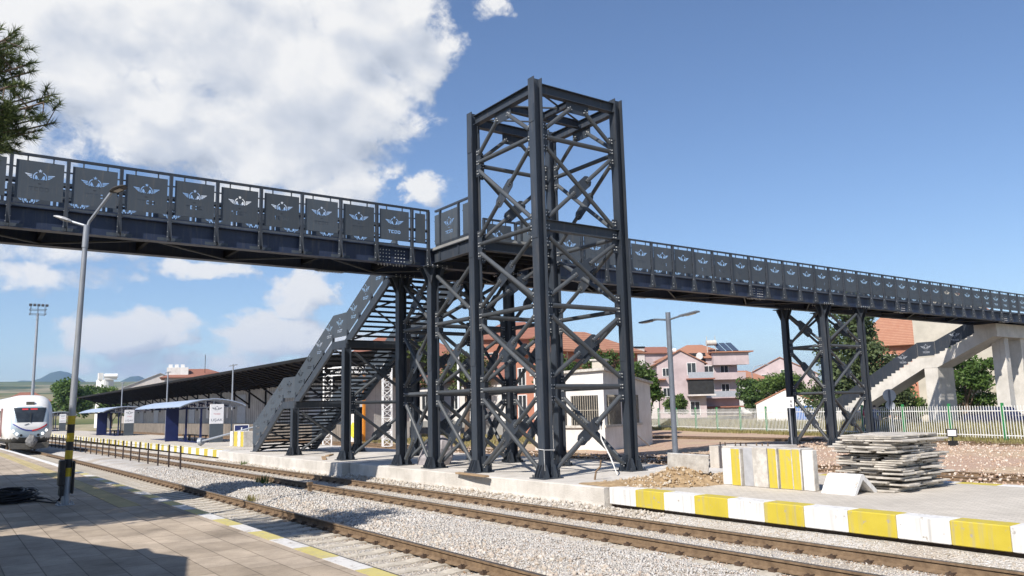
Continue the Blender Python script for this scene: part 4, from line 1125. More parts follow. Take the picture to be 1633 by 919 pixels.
def double_lamp(x, y, h, label):
    t = thing('street_lamp', label, 'street lamp', (x,y,.42))
    mb = MB(); mb.pipe((x,y,.42),(x,y,h),.085,.075,14); mb.cbox((x,y,.43),(.3,.3,.02)); mb.build('pole', [M['dark_grey_post']], t)
    for s in (-1,1):
        mb = MB(); a = Vector((x,y+s*.07,h-.22)); b = Vector((x,y+s*.5,h-.16)); c = Vector((x,y+s*1.18,h-.10 if s<0 else h-.2))
        mb.tube([a,b],.03,8); mb.cbox(((b+c)/2), (.17,(c-b).length,.045), rx=math.atan2((c-b).z,abs((c-b).y))*s); mb.build('lamp_arm', [M['dark_grey_post']], t)
        mb = MB(); m = (b*.45+c*.55); mb.cbox((m.x,m.y,m.z-.034),(.13,.36,.018), rx=math.atan2((c-b).z,abs((c-b).y))*s); mb.build('lens', [M['lamp_lens']], t)
double_lamp(17.9, 16.75, 5.02, 'dark grey twin arm lamp post beside the toppled kerb stone, right of the tower')

def T_lamp(x, y, h, label):
    t = thing('street_lamp', label, 'street lamp', (x,y,.42), group='thin twin lamp posts along the far platform')
    mb = MB(); mb.pipe((x,y,.42),(x,y,h),.07,.055,10); mb.cbox((x,y,.45),(.28,.28,.05)); mb.build('pole', [M['galv']], t)
    for s in (-1,1):
        mb = MB(); mb.cbox((x,y+s*.45,h-.08),(.14,.85,.05)); mb.build('lamp_head', [M['galv']], t)
T_lamp(18.1, 61.5, 6.05, 'thin grey lamp post standing in front of the nearest shelter board')
T_lamp(16.1, 73.5, 6.1, 'thin grey lamp post at the far end of the nearest shelter')
T_lamp(16.4, 96, 6.1, 'thin grey lamp post in front of the middle shelter')

# fallen lamp column and propped sign by the far kerb stones
t = thing('fallen_lamp_post', 'grey lamp column lying tilted with its round foot toward the track', 'lamp post', (13.6,47.6,.42))
mb = MB(); mb.pipe((13.35,51.2,.72),(15.6,47.2,1.62),.07,.05,10); mb.build('pole', [M['galv']], t)
mb = MB(); mb.pipe((13.25,51.35,.68),(13.36,51.16,.725),.26,.2,12); mb.build('foot_flange', [M['galv']], t)
mb = MB(); mb.pipe((15.1,48.3,.42),(14.85,48.5,1.5),.03); mb.pipe((14.6,48.4,.42),(14.9,48.5,1.5),.03); mb.build('trestle', [M['white_steel']], t)
t = thing('sign', 'small blank blue sign with pale rim behind the far kerb stones', 'sign', (15.3,47.4,.42))
mb = MB(); mb.cbox((15.3,49.9,1.45),(.80,.04,.34),-.5); mb.build('sign_plate',[M['navy']],t)
mb = MB(); 
for s in (-1,1): 
    mb.cbox((15.3,49.9,1.45+s*.185),(.88,.06,.035),-.5); mb.cbox((15.3+s*.42*math.cos(.5),49.9-s*.42*math.sin(.5),1.45),(.035,.06,.40),-.5)
mb.pipe((15.1,50.0,.42),(15.1,50.0,1.28),.025); mb.pipe((15.5,49.8,.42),(15.5,49.8,1.28),.025); mb.build('rim',[M['white_steel']],t)

# kerb stones
def kerbstone(label, x, y, z, sx, sy, sz, face, rz=0.0, grp='kerb stones standing on end', leg=True):
    mb = MB(); mb.bevbox((0,0,sz/2),(sx,sy,sz),.012,rz,0)
    # painted face (thin coat standing 2 mm proud)
    c,s = math.cos(rz), math.sin(rz)
    mb.cbox((-c*(sx/2+.002),-s*(sx/2+.002),sz/2),(.004,sy-.03,sz-.03),rz,1)
    o = mb.build('kerb_stone', [M['stone_rough'],M[face]]); o.location = (x,y,z)
    return tag(o, label, 'kerb stone', grp)
rows = [(1160,1178,'dull_white','off-white painted kerb stone standing first in the row, beside the sandy heap'),(1178,1195,'yellow_paint','narrow deep-yellow kerb stone, between off-white and grey ones'),(1195,1213,'grey_stone','smooth grey unpainted kerb stone standing right of the narrow yellow one'),
        (1213,1239,'stone_rough','rough broken-faced bare kerb stone in the middle of the row'),(1239,1257,'yellow_paint','yellow kerb stone standing directly right of the rough bare one'),(1257,1283,'yellow_paint','widest yellow kerb stone standing in the row'),
        (1283,1302,'yellow_paint','cracked yellow kerb stone standing next to the tall white one'),(1302,1328,'white_paint','clean white kerb stone standing last in the row, nearest the slab pile')]
px0, px1 = 1160., 1328.
def rowY(p): return 12.38 - (p-px0)*(12.38-9.98)/(px1-px0) - .0012*(p-px0)*(px1-p)*.02
for a,b,f,l in rows:
    ya, yb = rowY(a), rowY(b)
    sx_ = .16 if f == 'white_paint' else .52
    kerbstone(l, 14.69+sx_/2+rnd.uniform(-.04,.04), (ya+yb)/2, .42, sx_, abs(ya-yb)-.025, .84+rnd.uniform(-.03,.02), f, rnd.uniform(-.05,.05))
def Lstone(name, label, loc, rot, w, a, b, th, m, cat='kerb stone'):
    mb = MB(); mb.prism([(0,0),(a,0),(a,th),(th,th),(th,b),(0,b)], -w/2, w/2, 'y', 0)
    o = mb.build(name, [m]); o.location = loc; o.rotation_euler = rot
    return tag(o, label, cat)
mb = MB(); mb.prism([(14.60,.42),(14.68,.42),(14.93,.70),(15.30,.42),(15.38,.42),(15.40,.47),(14.96,.80),(14.86,.78)], 9.05, 9.78, 'y')
tag(recentre(mb.build('kerb_stone', [M['white_paint']])), 'white angled kerb stone lying like a tent on the platform', 'kerb stone', 'loose angled kerb stones')
o = Lstone('kerb_stone', 'bare concrete angle stone tipped over on the sandy heap', (14.55,13.25,.66), (rad(4),rad(-14),rad(38)), .95, .62, .42, .09, M['stone_rough'])
o['group'] = 'loose angled kerb stones'
for i,(dy,f,l) in enumerate(((0,'white_paint','white kerb stone standing on the far platform, left end of its row'),(.62,'yellow_paint','broad yellow kerb stone in the far platform row'),(1.1,'dull_white','off-white kerb stone between the far yellow ones'),(1.5,'yellow_paint','yellow kerb stone on the far platform nearest the stair foot'))):
    kerbstone(l, 14.7+i*.02, 48.9-dy*1.25, .42, .6, .5 if i!=1 else .7, .88, f, rnd.uniform(-.05,.05), 'kerb stones standing on the far platform')

# pile of paving slabs
protos = []
for k in range(5):
    mb = MB(); mb.bevbox((0,0,.02),(.42+.035*k,.38+.025*((k*2)%5),.034),.005); protos.append(mb.build('paving_slab', [M['slab']]))
used = set(); lay = 0
z = .42
for lay in range(26):
    dx0 = rnd.uniform(-.14,.14)+.05*math.sin(lay*.9); dy0 = rnd.uniform(-.12,.12)
    for i in range(4):
        for j in range(3):
            if 0 < i < 3 and j == 1 and lay < 24: continue
            k = rnd.randrange(5); o = protos[k]
            if k in used: o = o.copy(); COL.objects.link(o)
            used.add(k)
            o.location = (15.82+i*.43+dx0+rnd.uniform(-.06,.06), 8.92+j*.43+dy0+rnd.uniform(-.10,.10), z+rnd.uniform(0,.004))
            o.rotation_euler = (rnd.uniform(-.012,.012),rnd.uniform(-.012,.012),rnd.uniform(-.16,.16))
            tag(o, 'weathered grey paving slab in the tall uneven pile on the platform', 'paving slab', 'paving slabs in the tall pile')
    z += .0425
for k in range(5):
    if k not in used: bpy.data.objects.remove(protos[k])
# low post and wire fence between the tracks
t = thing('wire_fence', 'low fence of thin dark posts and wires between the two tracks', 'fence', (9.0,60,-.1))
first = None; ptops = []
for i in range(22):
    y = 37.6+i*2.12; x = 8.98+bend(y)*.6; lean = rnd.uniform(-.03,.03)
    if first is None:
        mb = MB(); mb.box(-.032,.032,-.032,.032,-.2,1.08); mb.box(-.05,.05,-.05,.05,-.12,-.05); first = mb.build('fence_post', [M['wire']], t, local=True); o = first
    else:
        o = first.copy(); COL.objects.link(o); o.parent = t
    o.location = (x-9.0,y-60,-.02); o.rotation_euler = (lean,rnd.uniform(-.03,.03),0); ptops.append((x,y))
for zz in (.95,.5):
    mb = MB(); mb.tube([(x,y,-.1+zz+.06*math.sin(i)) for i,(x,y) in enumerate(ptops)], .009, 4); mb.build('fence_wire', [M['wire']], t)
# weeds, peg
def tuft(name, label, loc, n, h, spread, m, seed=1):
    r = random.Random(seed); mb = MB()
    for i in range(n):
        a = r.uniform(0,6.28); d = r.uniform(0,spread); bx,by = d*math.cos(a), d*math.sin(a); hh = h*r.uniform(.5,1.1); le = r.uniform(.1,.5)*hh; w = .012
        ca,sa = math.cos(a+r.uniform(-.7,.7)), math.sin(a+r.uniform(-.7,.7))
        mb.add([(bx-sa*w,by+ca*w,0),(bx+sa*w,by-ca*w,0),(bx+ca*le*.5+sa*w*.8,by+sa*le*.5-ca*w*.8,hh*.6),(bx+ca*le,by+sa*le,hh),(bx+ca*le*.5-sa*w*.8,by+sa*le*.5+ca*w*.8,hh*.6)],[(0,1,2,3,4)])
    o = mb.build(name, [m], fix=False); o.location = loc
    return tag(o, label, 'weed')
tuft('weed', 'tiny weed growing from the slab foot near its left end', (11.95,38.5,-.1), 40, .25, .22, M['grass_green'], 5)
tuft('weed', 'yellowing weed tuft beside the near rail, right of the banded lamp post', (7.35,23.0,-.15), 40, .2, .2, M['grass_dry'], 6)
tuft('weed', 'small green weed tuft growing between the tracks', (9.25,27.6,-.12), 70, .34, .30, M['grass_green'], 3)
mb = MB(); mb.box(-.05,.05,-.05,.05,-.15,.16); mb.cbox((0,0,.20),(.16,.12,.09)); o = mb.build('marker_peg', [M['rail_side']]); o.location = (9.32,23.6,-.05); tag(o, 'short rusty marker peg beside the middle track', 'marker peg')
# builder's bag, planks and boards on the slab
mb = MB(); ns = 10; vs = []
prof = [(0,.62,.50),(.25,.66,.52),(.55,.60,.46),(.80,.40,.30),(.98,.12,.06)]
for z,a,b in prof:
    for k in range(ns):
        an = 2*math.pi*k/ns; q = 1+rnd.uniform(-.08,.08)
        ca,sa = math.cos(an),math.sin(an); e = .7
        vs.append((math.copysign(abs(ca)**e,ca)*b*q+z*.12, math.copysign(abs(sa)**e,sa)*a*q-z*.28, z))
fs = [(r*ns+k,r*ns+(k+1)%ns,(r+1)*ns+(k+1)%ns,(r+1)*ns+k) for r in range(len(prof)-1) for k in range(ns)]+[tuple(range(ns)),tuple(range((len(prof)-1)*ns,len(prof)*ns))]
mb.add(vs,fs); o = mb.build('builders_bag', [M['tarp']]); o.location = (13.95,24.15,.42); tag(o, 'slumped grey fabric sack standing between the pier columns', 'sack')
for k,(x,y,rz,l,lab) in enumerate(((12.9,31.2,1.2,1.9,'brown plank lying on the slab under the stair columns'),(12.3,19.2,1.5,1.7,'thin plank lying along the slab edge before the tower'),(13.9,33.0,1.0,1.2,'short board lying on the slab below the upper flight'))):
    mb = MB(); mb.bevbox((0,0,.025),(l,.16,.05),.006); o = mb.build('plank', [M['wood']]); o.location = (x,y,.421); o.rotation_euler = (0,0,rz); tag(o, lab, 'plank')
for k,(x,y,lab) in enumerate(((13.6,15.5,'bent dark steel stub sticking up beside the sandy heap'),)):
    mb = MB(); mb.tube([(x,y,.42),(x+.05,y,.62),(x+.16,y-.05,.74),(x+.14,y-.1,.9)],.025,6); tag(recentre(mb.build('steel_stub',[M['rail_side']])), lab, 'steel stub')
mb = MB(); mb.tube([(14.75,15.9,.44),(14.8,16.2,.9),(14.95,16.7,1.35),(15.0,16.79,1.75)],[.012,.02,.02,.012],6); tag(recentre(mb.build('cord',[M['white_paint']])), 'white cord dangling from a tower brace to the slab', 'cord')
# concrete ramp wall on the earth
mb = MB(); mb.prism([(16.3,-.2),(18.9,-.2),(18.9,.80),(16.3,.84)], 21.9, 24.9-1.7, 'x', 0)
for i in range(8): mb.box(21.95+.09*(i%3),21.98+.09*(i%3),16.5+i*.29,16.53+i*.29,.79,.93,1)
tag(recentre(mb.build('concrete_block', [M['concrete'],M['rail_side']])), 'board-marked concrete block with rusty bar stubs standing on the earth', 'concrete block')
# site floodlight
t = thing('floodlight', 'small site floodlight on the earth in front of the picket fence', 'floodlight', (37.6,18.25,.15))
mb = MB(); mb.cbox((37.6,18.25,.66),(.10,.44,.36),.45); mb.build('lamp_body',[M['black']],t)
mb = MB(); mb.cbox((37.6-.055*math.cos(.45),18.25-.055*math.sin(.45),.66),(.02,.34,.26),.45); mb.build('lamp_glass',[M['white_paint']],t)
mb = MB(); mb.pipe((37.62,18.26,.1),(37.62,18.26,.5),.03); mb.cbox((37.62,18.26,.2),(.3,.3,.22)); mb.build('stand',[M['black']],t)
# small signs
t = thing('sign', 'small white square sign on a thin pole left of the lone pier', 'sign', (32.2,22.87,.1))
mb = MB(); mb.pipe((32.2,22.87,.05),(32.2,22.87,2.4),.03,n=8); mb.build('pole',[M['galv']],t)
mb = MB(); mb.cbox((32.17,22.84,2.2),(.03,.40,.50),.62); mb.build('sign_plate',[M['board_white']],t)
mb = MB()
for i in range(2):
    for j in range(2): mb.cbox((32.145+.0,22.82+(j-.5)*.16,2.2+(i-.5)*.2),(.012,.10,.09),.62)
mb.build('sign_marks',[M['grey_stone']],t)
t = thing('traffic_sign', 'round traffic sign with smaller plate seen from behind, before the fence', 'traffic sign', (44.2,24.7,.15))
mb = MB(); mb.pipe((44.2,24.7,.1),(44.2,24.7,2.75),.055,n=8); mb.build('pole',[M['dark_grey_post']],t)
for z,r in ((2.45,.36),(1.88,.26)):
    mb = MB(); mb.pipe((44.24,24.74,z),(44.26,24.76,z),r,n=20); mb.build('sign_disc',[M['sign_face']],t)

# white picket fence with green posts
P0 = Vector((41.3,16.5,0)); P1 = Vector((51.9,50.4,0)); D = (P1-P0).normalized(); NF = Vector((D.y,-D.x,0))
fence = thing('picket_fence', 'long white metal picket fence with green posts along the road', 'fence', ((P0.x+P1.x)/2,(P0.y+P1.y)/2,.15))
def fp(u): return P0+D*u
u = -9.0; L = (P1-P0).length+16
pst = [-8.6]+[3.1*k-4.9 for k in range(19)]
for u in pst:
    p = fp(u); mb = MB(); mb.box(-.05,.05,-.05,.05,.0,1.82); mb.box(-.02,.02,-.16,.05,0,.3); o = mb.build('fence_post',[M['fence_green']],fence,local=True)
    o.location = p-fence.location+Vector((0,0,.12)); o.rotation_euler=(0,0,math.atan2(D.y,D.x))
for z in (.38,1.55):
    mb = MB(); a = fp(-9); b = fp(L); mb.pipe((a.x,a.y,z),(b.x,b.y,z),.028,n=6); mb.build('fence_rail',[M['fence_white']],fence)
mb = MB(); u = -9.0
while u < L:
    p = fp(u)-NF*.035; mb.cbox((p.x,p.y,1.03+rnd.uniform(-.015,.015)),(.034,.014,1.56),math.atan2(D.y,D.x)); u += .155
tagp = mb.build('picket',[M['fence_white']],fence); tagp['kind']='stuff'

# ------------------------------------------------------------------ platform shelters
def text_mesh(body, size):
    cu = bpy.data.curves.new('lettering','FONT'); cu.body = body; cu.size = size; cu.align_x='CENTER'; cu.fill_mode='FRONT'
    ob = bpy.data.objects.new('lettering',cu); COL.objects.link(ob); bpy.context.view_layer.update()
    me = bpy.data.meshes.new_from_object(ob.evaluated_get(bpy.context.evaluated_depsgraph_get())); bpy.data.objects.remove(ob); bpy.data.curves.remove(cu); return me
tcdd = text_mesh('TCDD',.20); usak = text_mesh('U\u015eAK',.30)
def shelter(x0, y0, ln, label):
    t = thing('platform_shelter', label, 'platform shelter', (x0+2,y0,.42), group='platform shelters on the far platform')
    W = 4.4; xs_ = [x0+W*i/16 for i in range(17)]
    zf = lambda x: 2.86+.50*math.sin(math.pi*((x-x0)/W))**.8 if 0 < (x-x0) < W else 2.86
    mb = MB(); top = [(x,zf(x)+.05) for x in xs_]+[(x,zf(x)) for x in reversed(xs_)]
    mb.prism(top, y0-.2, y0+ln, 'y'); mb.build('roof',[M['blue_roof']],t)
    for yy in [y0+.05+(ln-.4)*k/4 for k in range(5)]:
        mb = MB()
        for i in range(16):
            a,b = xs_[i],xs_[i+1]
            mb.add([(a,yy,zf(a)-.005),(b,yy,zf(b)-.005),(b,yy,zf(b)-.10),(a,yy,zf(a)-.10),(a,yy+.05,zf(a)-.005),(b,yy+.05,zf(b)-.005),(b,yy+.05,zf(b)-.10),(a,yy+.05,zf(a)-.10)],[(0,1,2,3),(7,6,5,4),(3,2,6,7),(0,4,5,1)])
            if 3 <= i <= 13 and i%2==0: mb.box(a+.02,a+.10,yy,yy+.05,2.84,zf(a)-.10)
        mb.box(x0+.7,x0+W-.7,yy,yy+.05,2.78,2.84); mb.build('roof_rib',[M['galv'] if yy < y0+.1 else M['navy']],t)
    for yy in (y0+.5,y0+ln*.3,y0+ln*.5,y0+ln*.7):
        for xx in (x0+1.55,):
            mb = MB(); mb.box(xx-.06,xx+.06,yy-.06,yy+.06,.42,2.80); mb.build('shelter_post',[M['navy']],t)
    for yy in (y0+.5,y0+ln-.8):
        mb = MB(); mb.box(x0+2.9-.06,x0+2.9+.06,yy-.06,yy+.06,.42,2.80); mb.build('shelter_post',[M['navy']],t)
    mb = MB(); mb.box(x0+.55,x0+1.45,y0+ln*.42,y0+ln*.42+.12,.42,2.75); mb.build('side_panel',[M['navy']],t)
    b = MB(); b.box(x0+1.98,x0+2.88,y0-.14,y0-.02,.42,1.68,0); b.build('board_base',[M['board_grey']],t)
    b = MB(); b.box(x0+1.98,x0+2.88,y0-.15,y0-.01,1.684,3.02,0); bd = b.build('name_board',[M['board_white']],t)
    mb = MB(); xc = x0+2.43; yy = y0-.154
    for h in emblem_holes(False): mb.add([(xc+a*1.1,yy,2.62+bb*.95) for a,bb in h],[tuple(range(len(h)))],0)
    into(mb, tcdd, lambda p:(xc+p[0]*.85,yy,2.30+p[1]*.7), 1); into(mb, usak, lambda p:(xc+p[0],yy,1.86+p[1]*.8), 0)
    mb.build('lettering',[M['ink'],M['ink_red']],bd,fix=False)
    for k in range(2):
        mb = MB(); ya = y0+1.2+k*3.0; mb.box(x0+1.75,x0+2.25,ya,ya+2.2,.85,.91)
        for q in (ya+.2,ya+1.9): mb.box(x0+1.8,x0+1.87,q,q+.07,.42,.85); mb.box(x0+2.13,x0+2.2,q,q+.07,.42,.85)
        mb.build('bench',[M['black']],t)
    mb = MB(); mb.box(x0+1.2,x0+3.4,y0+.2,y0+ln-.5,.418,.445); mb.build('floor_plate',[M['navy']],t)
shelter(13.35, 57.2, 15, 'nearest blue arched shelter with white name board on the far platform')
shelter(13.7, 90, 17, 'middle blue arched shelter between its two neighbours on the far platform')
shelter(13.6, 142, 17, 'farthest small blue arched shelter, partly behind the train and banded lamp post')

# ------------------------------------------------------------------ the train
def train():
    xc = 6.12+bend(66); y0 = 65.6; ang = math.atan(.0300)
    t = thing('train', 'white railcar with red and blue stripe and dark windscreen waiting on the near track', 'train', (xc,y0,0), rz=ang)
    W, ZC, HH = 1.46, 2.22, 1.80; E = 3.6
    def out(a, s=1.0):
        c,sn = math.cos(a),math.sin(a)
        return (s*W*math.copysign(abs(c)**(2/E),c), ZC+s*HH*math.copysign(abs(sn)**(2/E),sn))
    def yf(x,z):
        s = (abs(x/W)**E+abs((z-ZC)/HH)**E)**(1/E); s = min(s,1)
        return .75*s**5 + .42*max(0,(z-1.75))**1.35*.9 + .10*max(0,.95-z)
    mb = MB(); n = 56; rings = [1.0,.94,.86,.76,.64,.5,.34,.16]
    vs = []
    for L in (26.0,14.0,2.6):
        for k in range(n):
            x,z = out(2*math.pi*k/n); vs.append((x,L,z))
    for s in rings:
        for k in range(n):
            x,z = out(2*math.pi*k/n, s); vs.append((x,yf(x,z),z))
    vs.append((0,yf(0,ZC),ZC)); R_ = 3+len(rings); fs = []; mi = []
    for r in range(R_-1):
        for k in range(n):
            a = 2*math.pi*(k+.5)/n; f = (r*n+k,r*n+(k+1)%n,(r+1)*n+(k+1)%n,(r+1)*n+k); fs.append(f)
            zz = sum(vs[i][2] for i in f)/4; mi.append(1 if zz < 1.02 else 0)
    for k in range(n): fs.append(((R_-1)*n+k,(R_-1)*n+(k+1)%n,len(vs)-1)); mi.append(0)
    mb.v = vs; mb.f = fs; mb.m = mi
    body = mb.build('body',[M['train_white'],M['train_dark']],t,smooth=True,local=True)
    def patch(name, region, m, off=.015, nx=60, nz=60, parent=t):
        mb = MB(); idx = {}
        xs_ = np.linspace(-W,W,nx); zs_ = np.linspace(.4,4.0,nz)
        def vid(i,j):
            if (i,j) not in idx:
                x,z = float(xs_[i]),float(zs_[j]); idx[(i,j)] = len(mb.v); mb.v.append((x,yf(x,z)-off,z))
            return idx[(i,j)]
        for i in range(nx-1):
            for j in range(nz-1):
                x = (xs_[i]+xs_[i+1])/2; z = (zs_[j]+zs_[j+1])/2
                if region(x,z): mb.f.append((vid(i,j),vid(i+1,j),vid(i+1,j+1),vid(i,j+1))); mb.m.append(0)
        return mb.build(name,[m],t,smooth=True,local=True)
    patch('mask', lambda x,z: (abs(x)/1.18)**3+(abs(z-2.15)/1.12)**3 < 1 and z < 3.2, M['train_mask'], .012, 90, 90)
    patch('nose_panel', lambda x,z: 1.55 < z < 2.1 and abs(x) < .98*((z-1.2)/.75)**.5 and z > 1.55+.28*(x/.98)**2, M['train_white'], .02, 110, 110)
    patch('windscreen', lambda x,z: 2.07 < z < 3.12 and abs(x) < .78+.22*(z-2.07), M['glass'], .026, 110, 110)
    patch('swoosh', lambda x,z: x < .18 and -1.05 < x and abs(z-(1.52+.42*(x-.05)**2)) < .045, M['train_blue'], .03, 140, 200)
    patch('swoosh', lambda x,z: 1.05 > x > .12 and abs(z-(1.52+.42*(x-.05)**2)) < .055, M['train_red'], .033, 140, 200)
    patch('display', lambda x,z: 2.95 < z < 3.04 and (-.50 < x < -.14 or .0 < x < .44), M['led_red'], .034, 160, 160)
    mb = MB(); mb.cbox((0,yf(0,3.42)-.03,3.42),(.5,.16,.22)); mb.build('roof_lamp',[M['train_dark']],t,local=True)
    for x,z,m in ((-1.0,1.52,'headlight'),(-.78,1.30,'headlight'),(1.0,1.52,'headlight'),(.78,1.30,'headlight'),(-.52,1.20,'black'),(.52,1.20,'black')):
        mb = MB(); y = yf(x,z); mb.pipe((x,y-.05,z),(x,y+.05,z),.085,n=14); mb.build('headlight',[M[m]],t,local=True)
    mb = MB(); mb.tube([(0.02,yf(0,2.05)-.05,2.05),(0.02,yf(0,2.6)-.05,2.78)],.02,6); mb.tube([(-.35,yf(-.35,1.95)-.05,1.9),(-.1,yf(-.1,2.0)-.05,2.0)],.02,6); mb.build('wiper',[M['black']],t,local=True)
    mb = MB(); 
    for s in (-1,1): mb.prism([(-1.15*s,.30),(0,.22),(0,.62),(-1.2*s,.70)] if s>0 else [(0,.22),(1.15,.30),(1.2,.70),(0,.62)],-.12,.5,'y')
    mb.build('snow_plough',[M['train_dark']],t,local=True)
    mb = MB(); vs=[]; ns=10
    for k,(y,w,h,z) in enumerate(((.1,.30,.36,.82),(-.18,.36,.44,.80),(-.42,.30,.34,.74),(-.55,.10,.10,.66))):
        for i in range(ns):
            a = 2*math.pi*i/ns; q = 1+.14*math.sin(i*2.3+k*1.7); vs.append((w*q*math.cos(a)+.1,y,z+h*q*math.sin(a)))
    mb.add(vs,[(r*ns+i,r*ns+(i+1)%ns,(r+1)*ns+(i+1)%ns,(r+1)*ns+i) for r in range(3) for i in range(ns)]+[tuple(range(3*ns,4*ns))]); mb.build('coupler_cover',[M['rag']],t,local=True)
    for s in (-1,1):
        mb = MB(); mb.box(s*W-.008 if s>0 else -W-.008, s*W+.008 if s>0 else -W+.008, 4.2,25,2.25,2.95); mb.build('side_window_band',[M['glass']],t,local=True)
        mb = MB(); mb.box(s*W-.006 if s>0 else -W-.006, s*W+.006 if s>0 else -W+.006, 4.4,25.5,1.55,1.66); mb.build('side_stripe',[M['train_maroon']],t,local=True)
        mb = MB(); mb.box(s*W-.012 if s>0 else -W-.012, s*W+.012 if s>0 else -W+.012, 2.9,3.8,1.1,3.1); mb.build('door',[M['train_maroon']],t,local=True)
    for y in (3.6,6.0,19,21.4):
        for s in (-1,1):
            mb = MB(); mb.pipe((s*.72,y,.44),(s*.80,y,.44),.44,n=18); mb.build('wheel',[M['rail_side']],t,local=True)
    mb = MB(); mb.box(-1.2,1.2,2.8,25,.62,.98); mb.build('underframe',[M['black']],t,local=True)
train()

# ------------------------------------------------------------------ people behind the fence
def person(label, loc, rz, shirt, legs, phase):
    t = thing('person', label, 'person', loc, rz)
    V = [(0,0,.93),(0,0,1.12),(0,.01,1.34),(0,0,1.48),(0,.01,1.56),
         (-.10,0,.90),(-.11,.10*phase,.50),(-.11,.06*phase-.04,.08),(-.11,.06*phase-.15,.04),
         (.10,0,.90),(.11,-.12*phase,.50),(.11,-.24*phase+.02,.08),(.11,-.24*phase-.10,.04),
         (-.20,0,1.40),(-.25,.06,1.14),(-.24,-.08*phase,.92),(-.24,-.12*phase,.83),
         (.20,0,1.40),(.25,.05,1.14),(.24,.02,.92),(.24,-.03,.83),(0,-.01,1.64),(0,-.01,1.73)]
    Ed = [(0,1),(1,2),(2,3),(3,4),(0,5),(5,6),(6,7),(7,8),(0,9),(9,10),(10,11),(11,12),(2,13),(13,14),(14,15),(15,16),(2,17),(17,18),(18,19),(19,20),(4,21),(21,22)]
    Rr = [.145,.13,.15,.07,.06,.095,.065,.05,.045,.095,.065,.05,.045,.06,.045,.035,.04,.06,.045,.035,.04,.095,.08]
    me = bpy.data.meshes.new('body'); me.from_pydata(V,Ed,[]); ob = bpy.data.objects.new('tmp',me); COL.objects.link(ob)
    sk = ob.modifiers.new('s','SKIN'); su = ob.modifiers.new('d','SUBSURF'); su.levels = 2
    for i,sv in enumerate(me.skin_vertices[0].data): sv.radius = (Rr[i],Rr[i]*(.75 if i < 3 else 1)); sv.use_root = (i==0)
    bpy.context.view_layer.update()
    m2 = bpy.data.meshes.new_from_object(ob.evaluated_get(bpy.context.evaluated_depsgraph_get())); bpy.data.objects.remove(ob)
    m2.name = 'body'; 
    for m in (M['skin'],shirt,legs,M['hair'],M['black']): m2.materials.append(m)
    for p in m2.polygons:
        c = p.center; p.use_smooth = True
        p.material_index = 4 if c.z < .10 else 2 if c.z < .98 and abs(c.x) < .21 else 1 if (c.z < 1.49 and (abs(c.x) < .2 or c.z > 1.12)) else 3 if (c.z > 1.70 or (c.z > 1.58 and c.y > .03)) else 0
    link('body', m2, t)
person('person in a dark red top and dark trousers walking behind the fence', (44.6,26.6,.19), .6, M['red_cloth'], M['jeans'], 1)
person('person in a grey-blue shirt standing behind the fence', (44.9,26.1,.19), 2.2, M['blue_cloth'], M['jeans'], -.6)

# parked car behind the fence
def car(label, loc, rz):
    t = thing('parked_car', label, 'car', loc, rz)
    pr = [(-2.05,.30),(-2.08,.62),(-1.95,.86),(-1.1,.94),(-.55,1.40),(.75,1.44),(1.55,1.02),(2.02,.92),(2.1,.6),(2.05,.30)]
    mb = MB(); vs=[]; 
    for y,ins in ((-.84,.0),(-.80,.03),(.80,.03),(.84,.0)):
        for x,z in pr: vs.append((x*(1-ins*.2), y if z<.95 else y*.86, z))
    n=len(pr); fs=[(r*n+k,r*n+(k+1)%n,(r+1)*n+(k+1)%n,(r+1)*n+k) for r in range(3) for k in range(n)]+[tuple(range(n)),tuple(range(3*n,4*n))]
    mb.add(vs,fs); mb.build('body',[M['car_blue']],t,local=True)
    for s in (-1,1):
        mb = MB(); y = s*.765
        mb.add([(-.95,y,.98),(.02,y,.98),(.02,s*.73,1.36),(-.50,s*.73,1.36)],[(0,1,2,3)]); mb.add([(.08,y,.98),(1.3,y,1.0),(.75,s*.73,1.37),(.08,s*.73,1.37)],[(0,1,2,3)])
        mb.v = [(a,b+s*.012+ (s*.03 if c<1.1 else 0),c) for a,b,c in mb.v]
        mb.build('side_window',[M['glass']],t,local=True)
        for x in (-1.32,1.32):
            mb = MB(); mb.pipe((x,s*.70,.31),(x,s*.87,.31),.31,n=18); w = mb.build('wheel',[M['tyre']],t,local=True)
            mb = MB(); mb.pipe((x,s*.86,.31),(x,s*.882,.31),.18,n=14); mb.build('rim',[M['galv']],w,local=True)
car('dark blue car parked behind the picket fence near the concrete stair', (53.6,23.2,.19), rad(72))

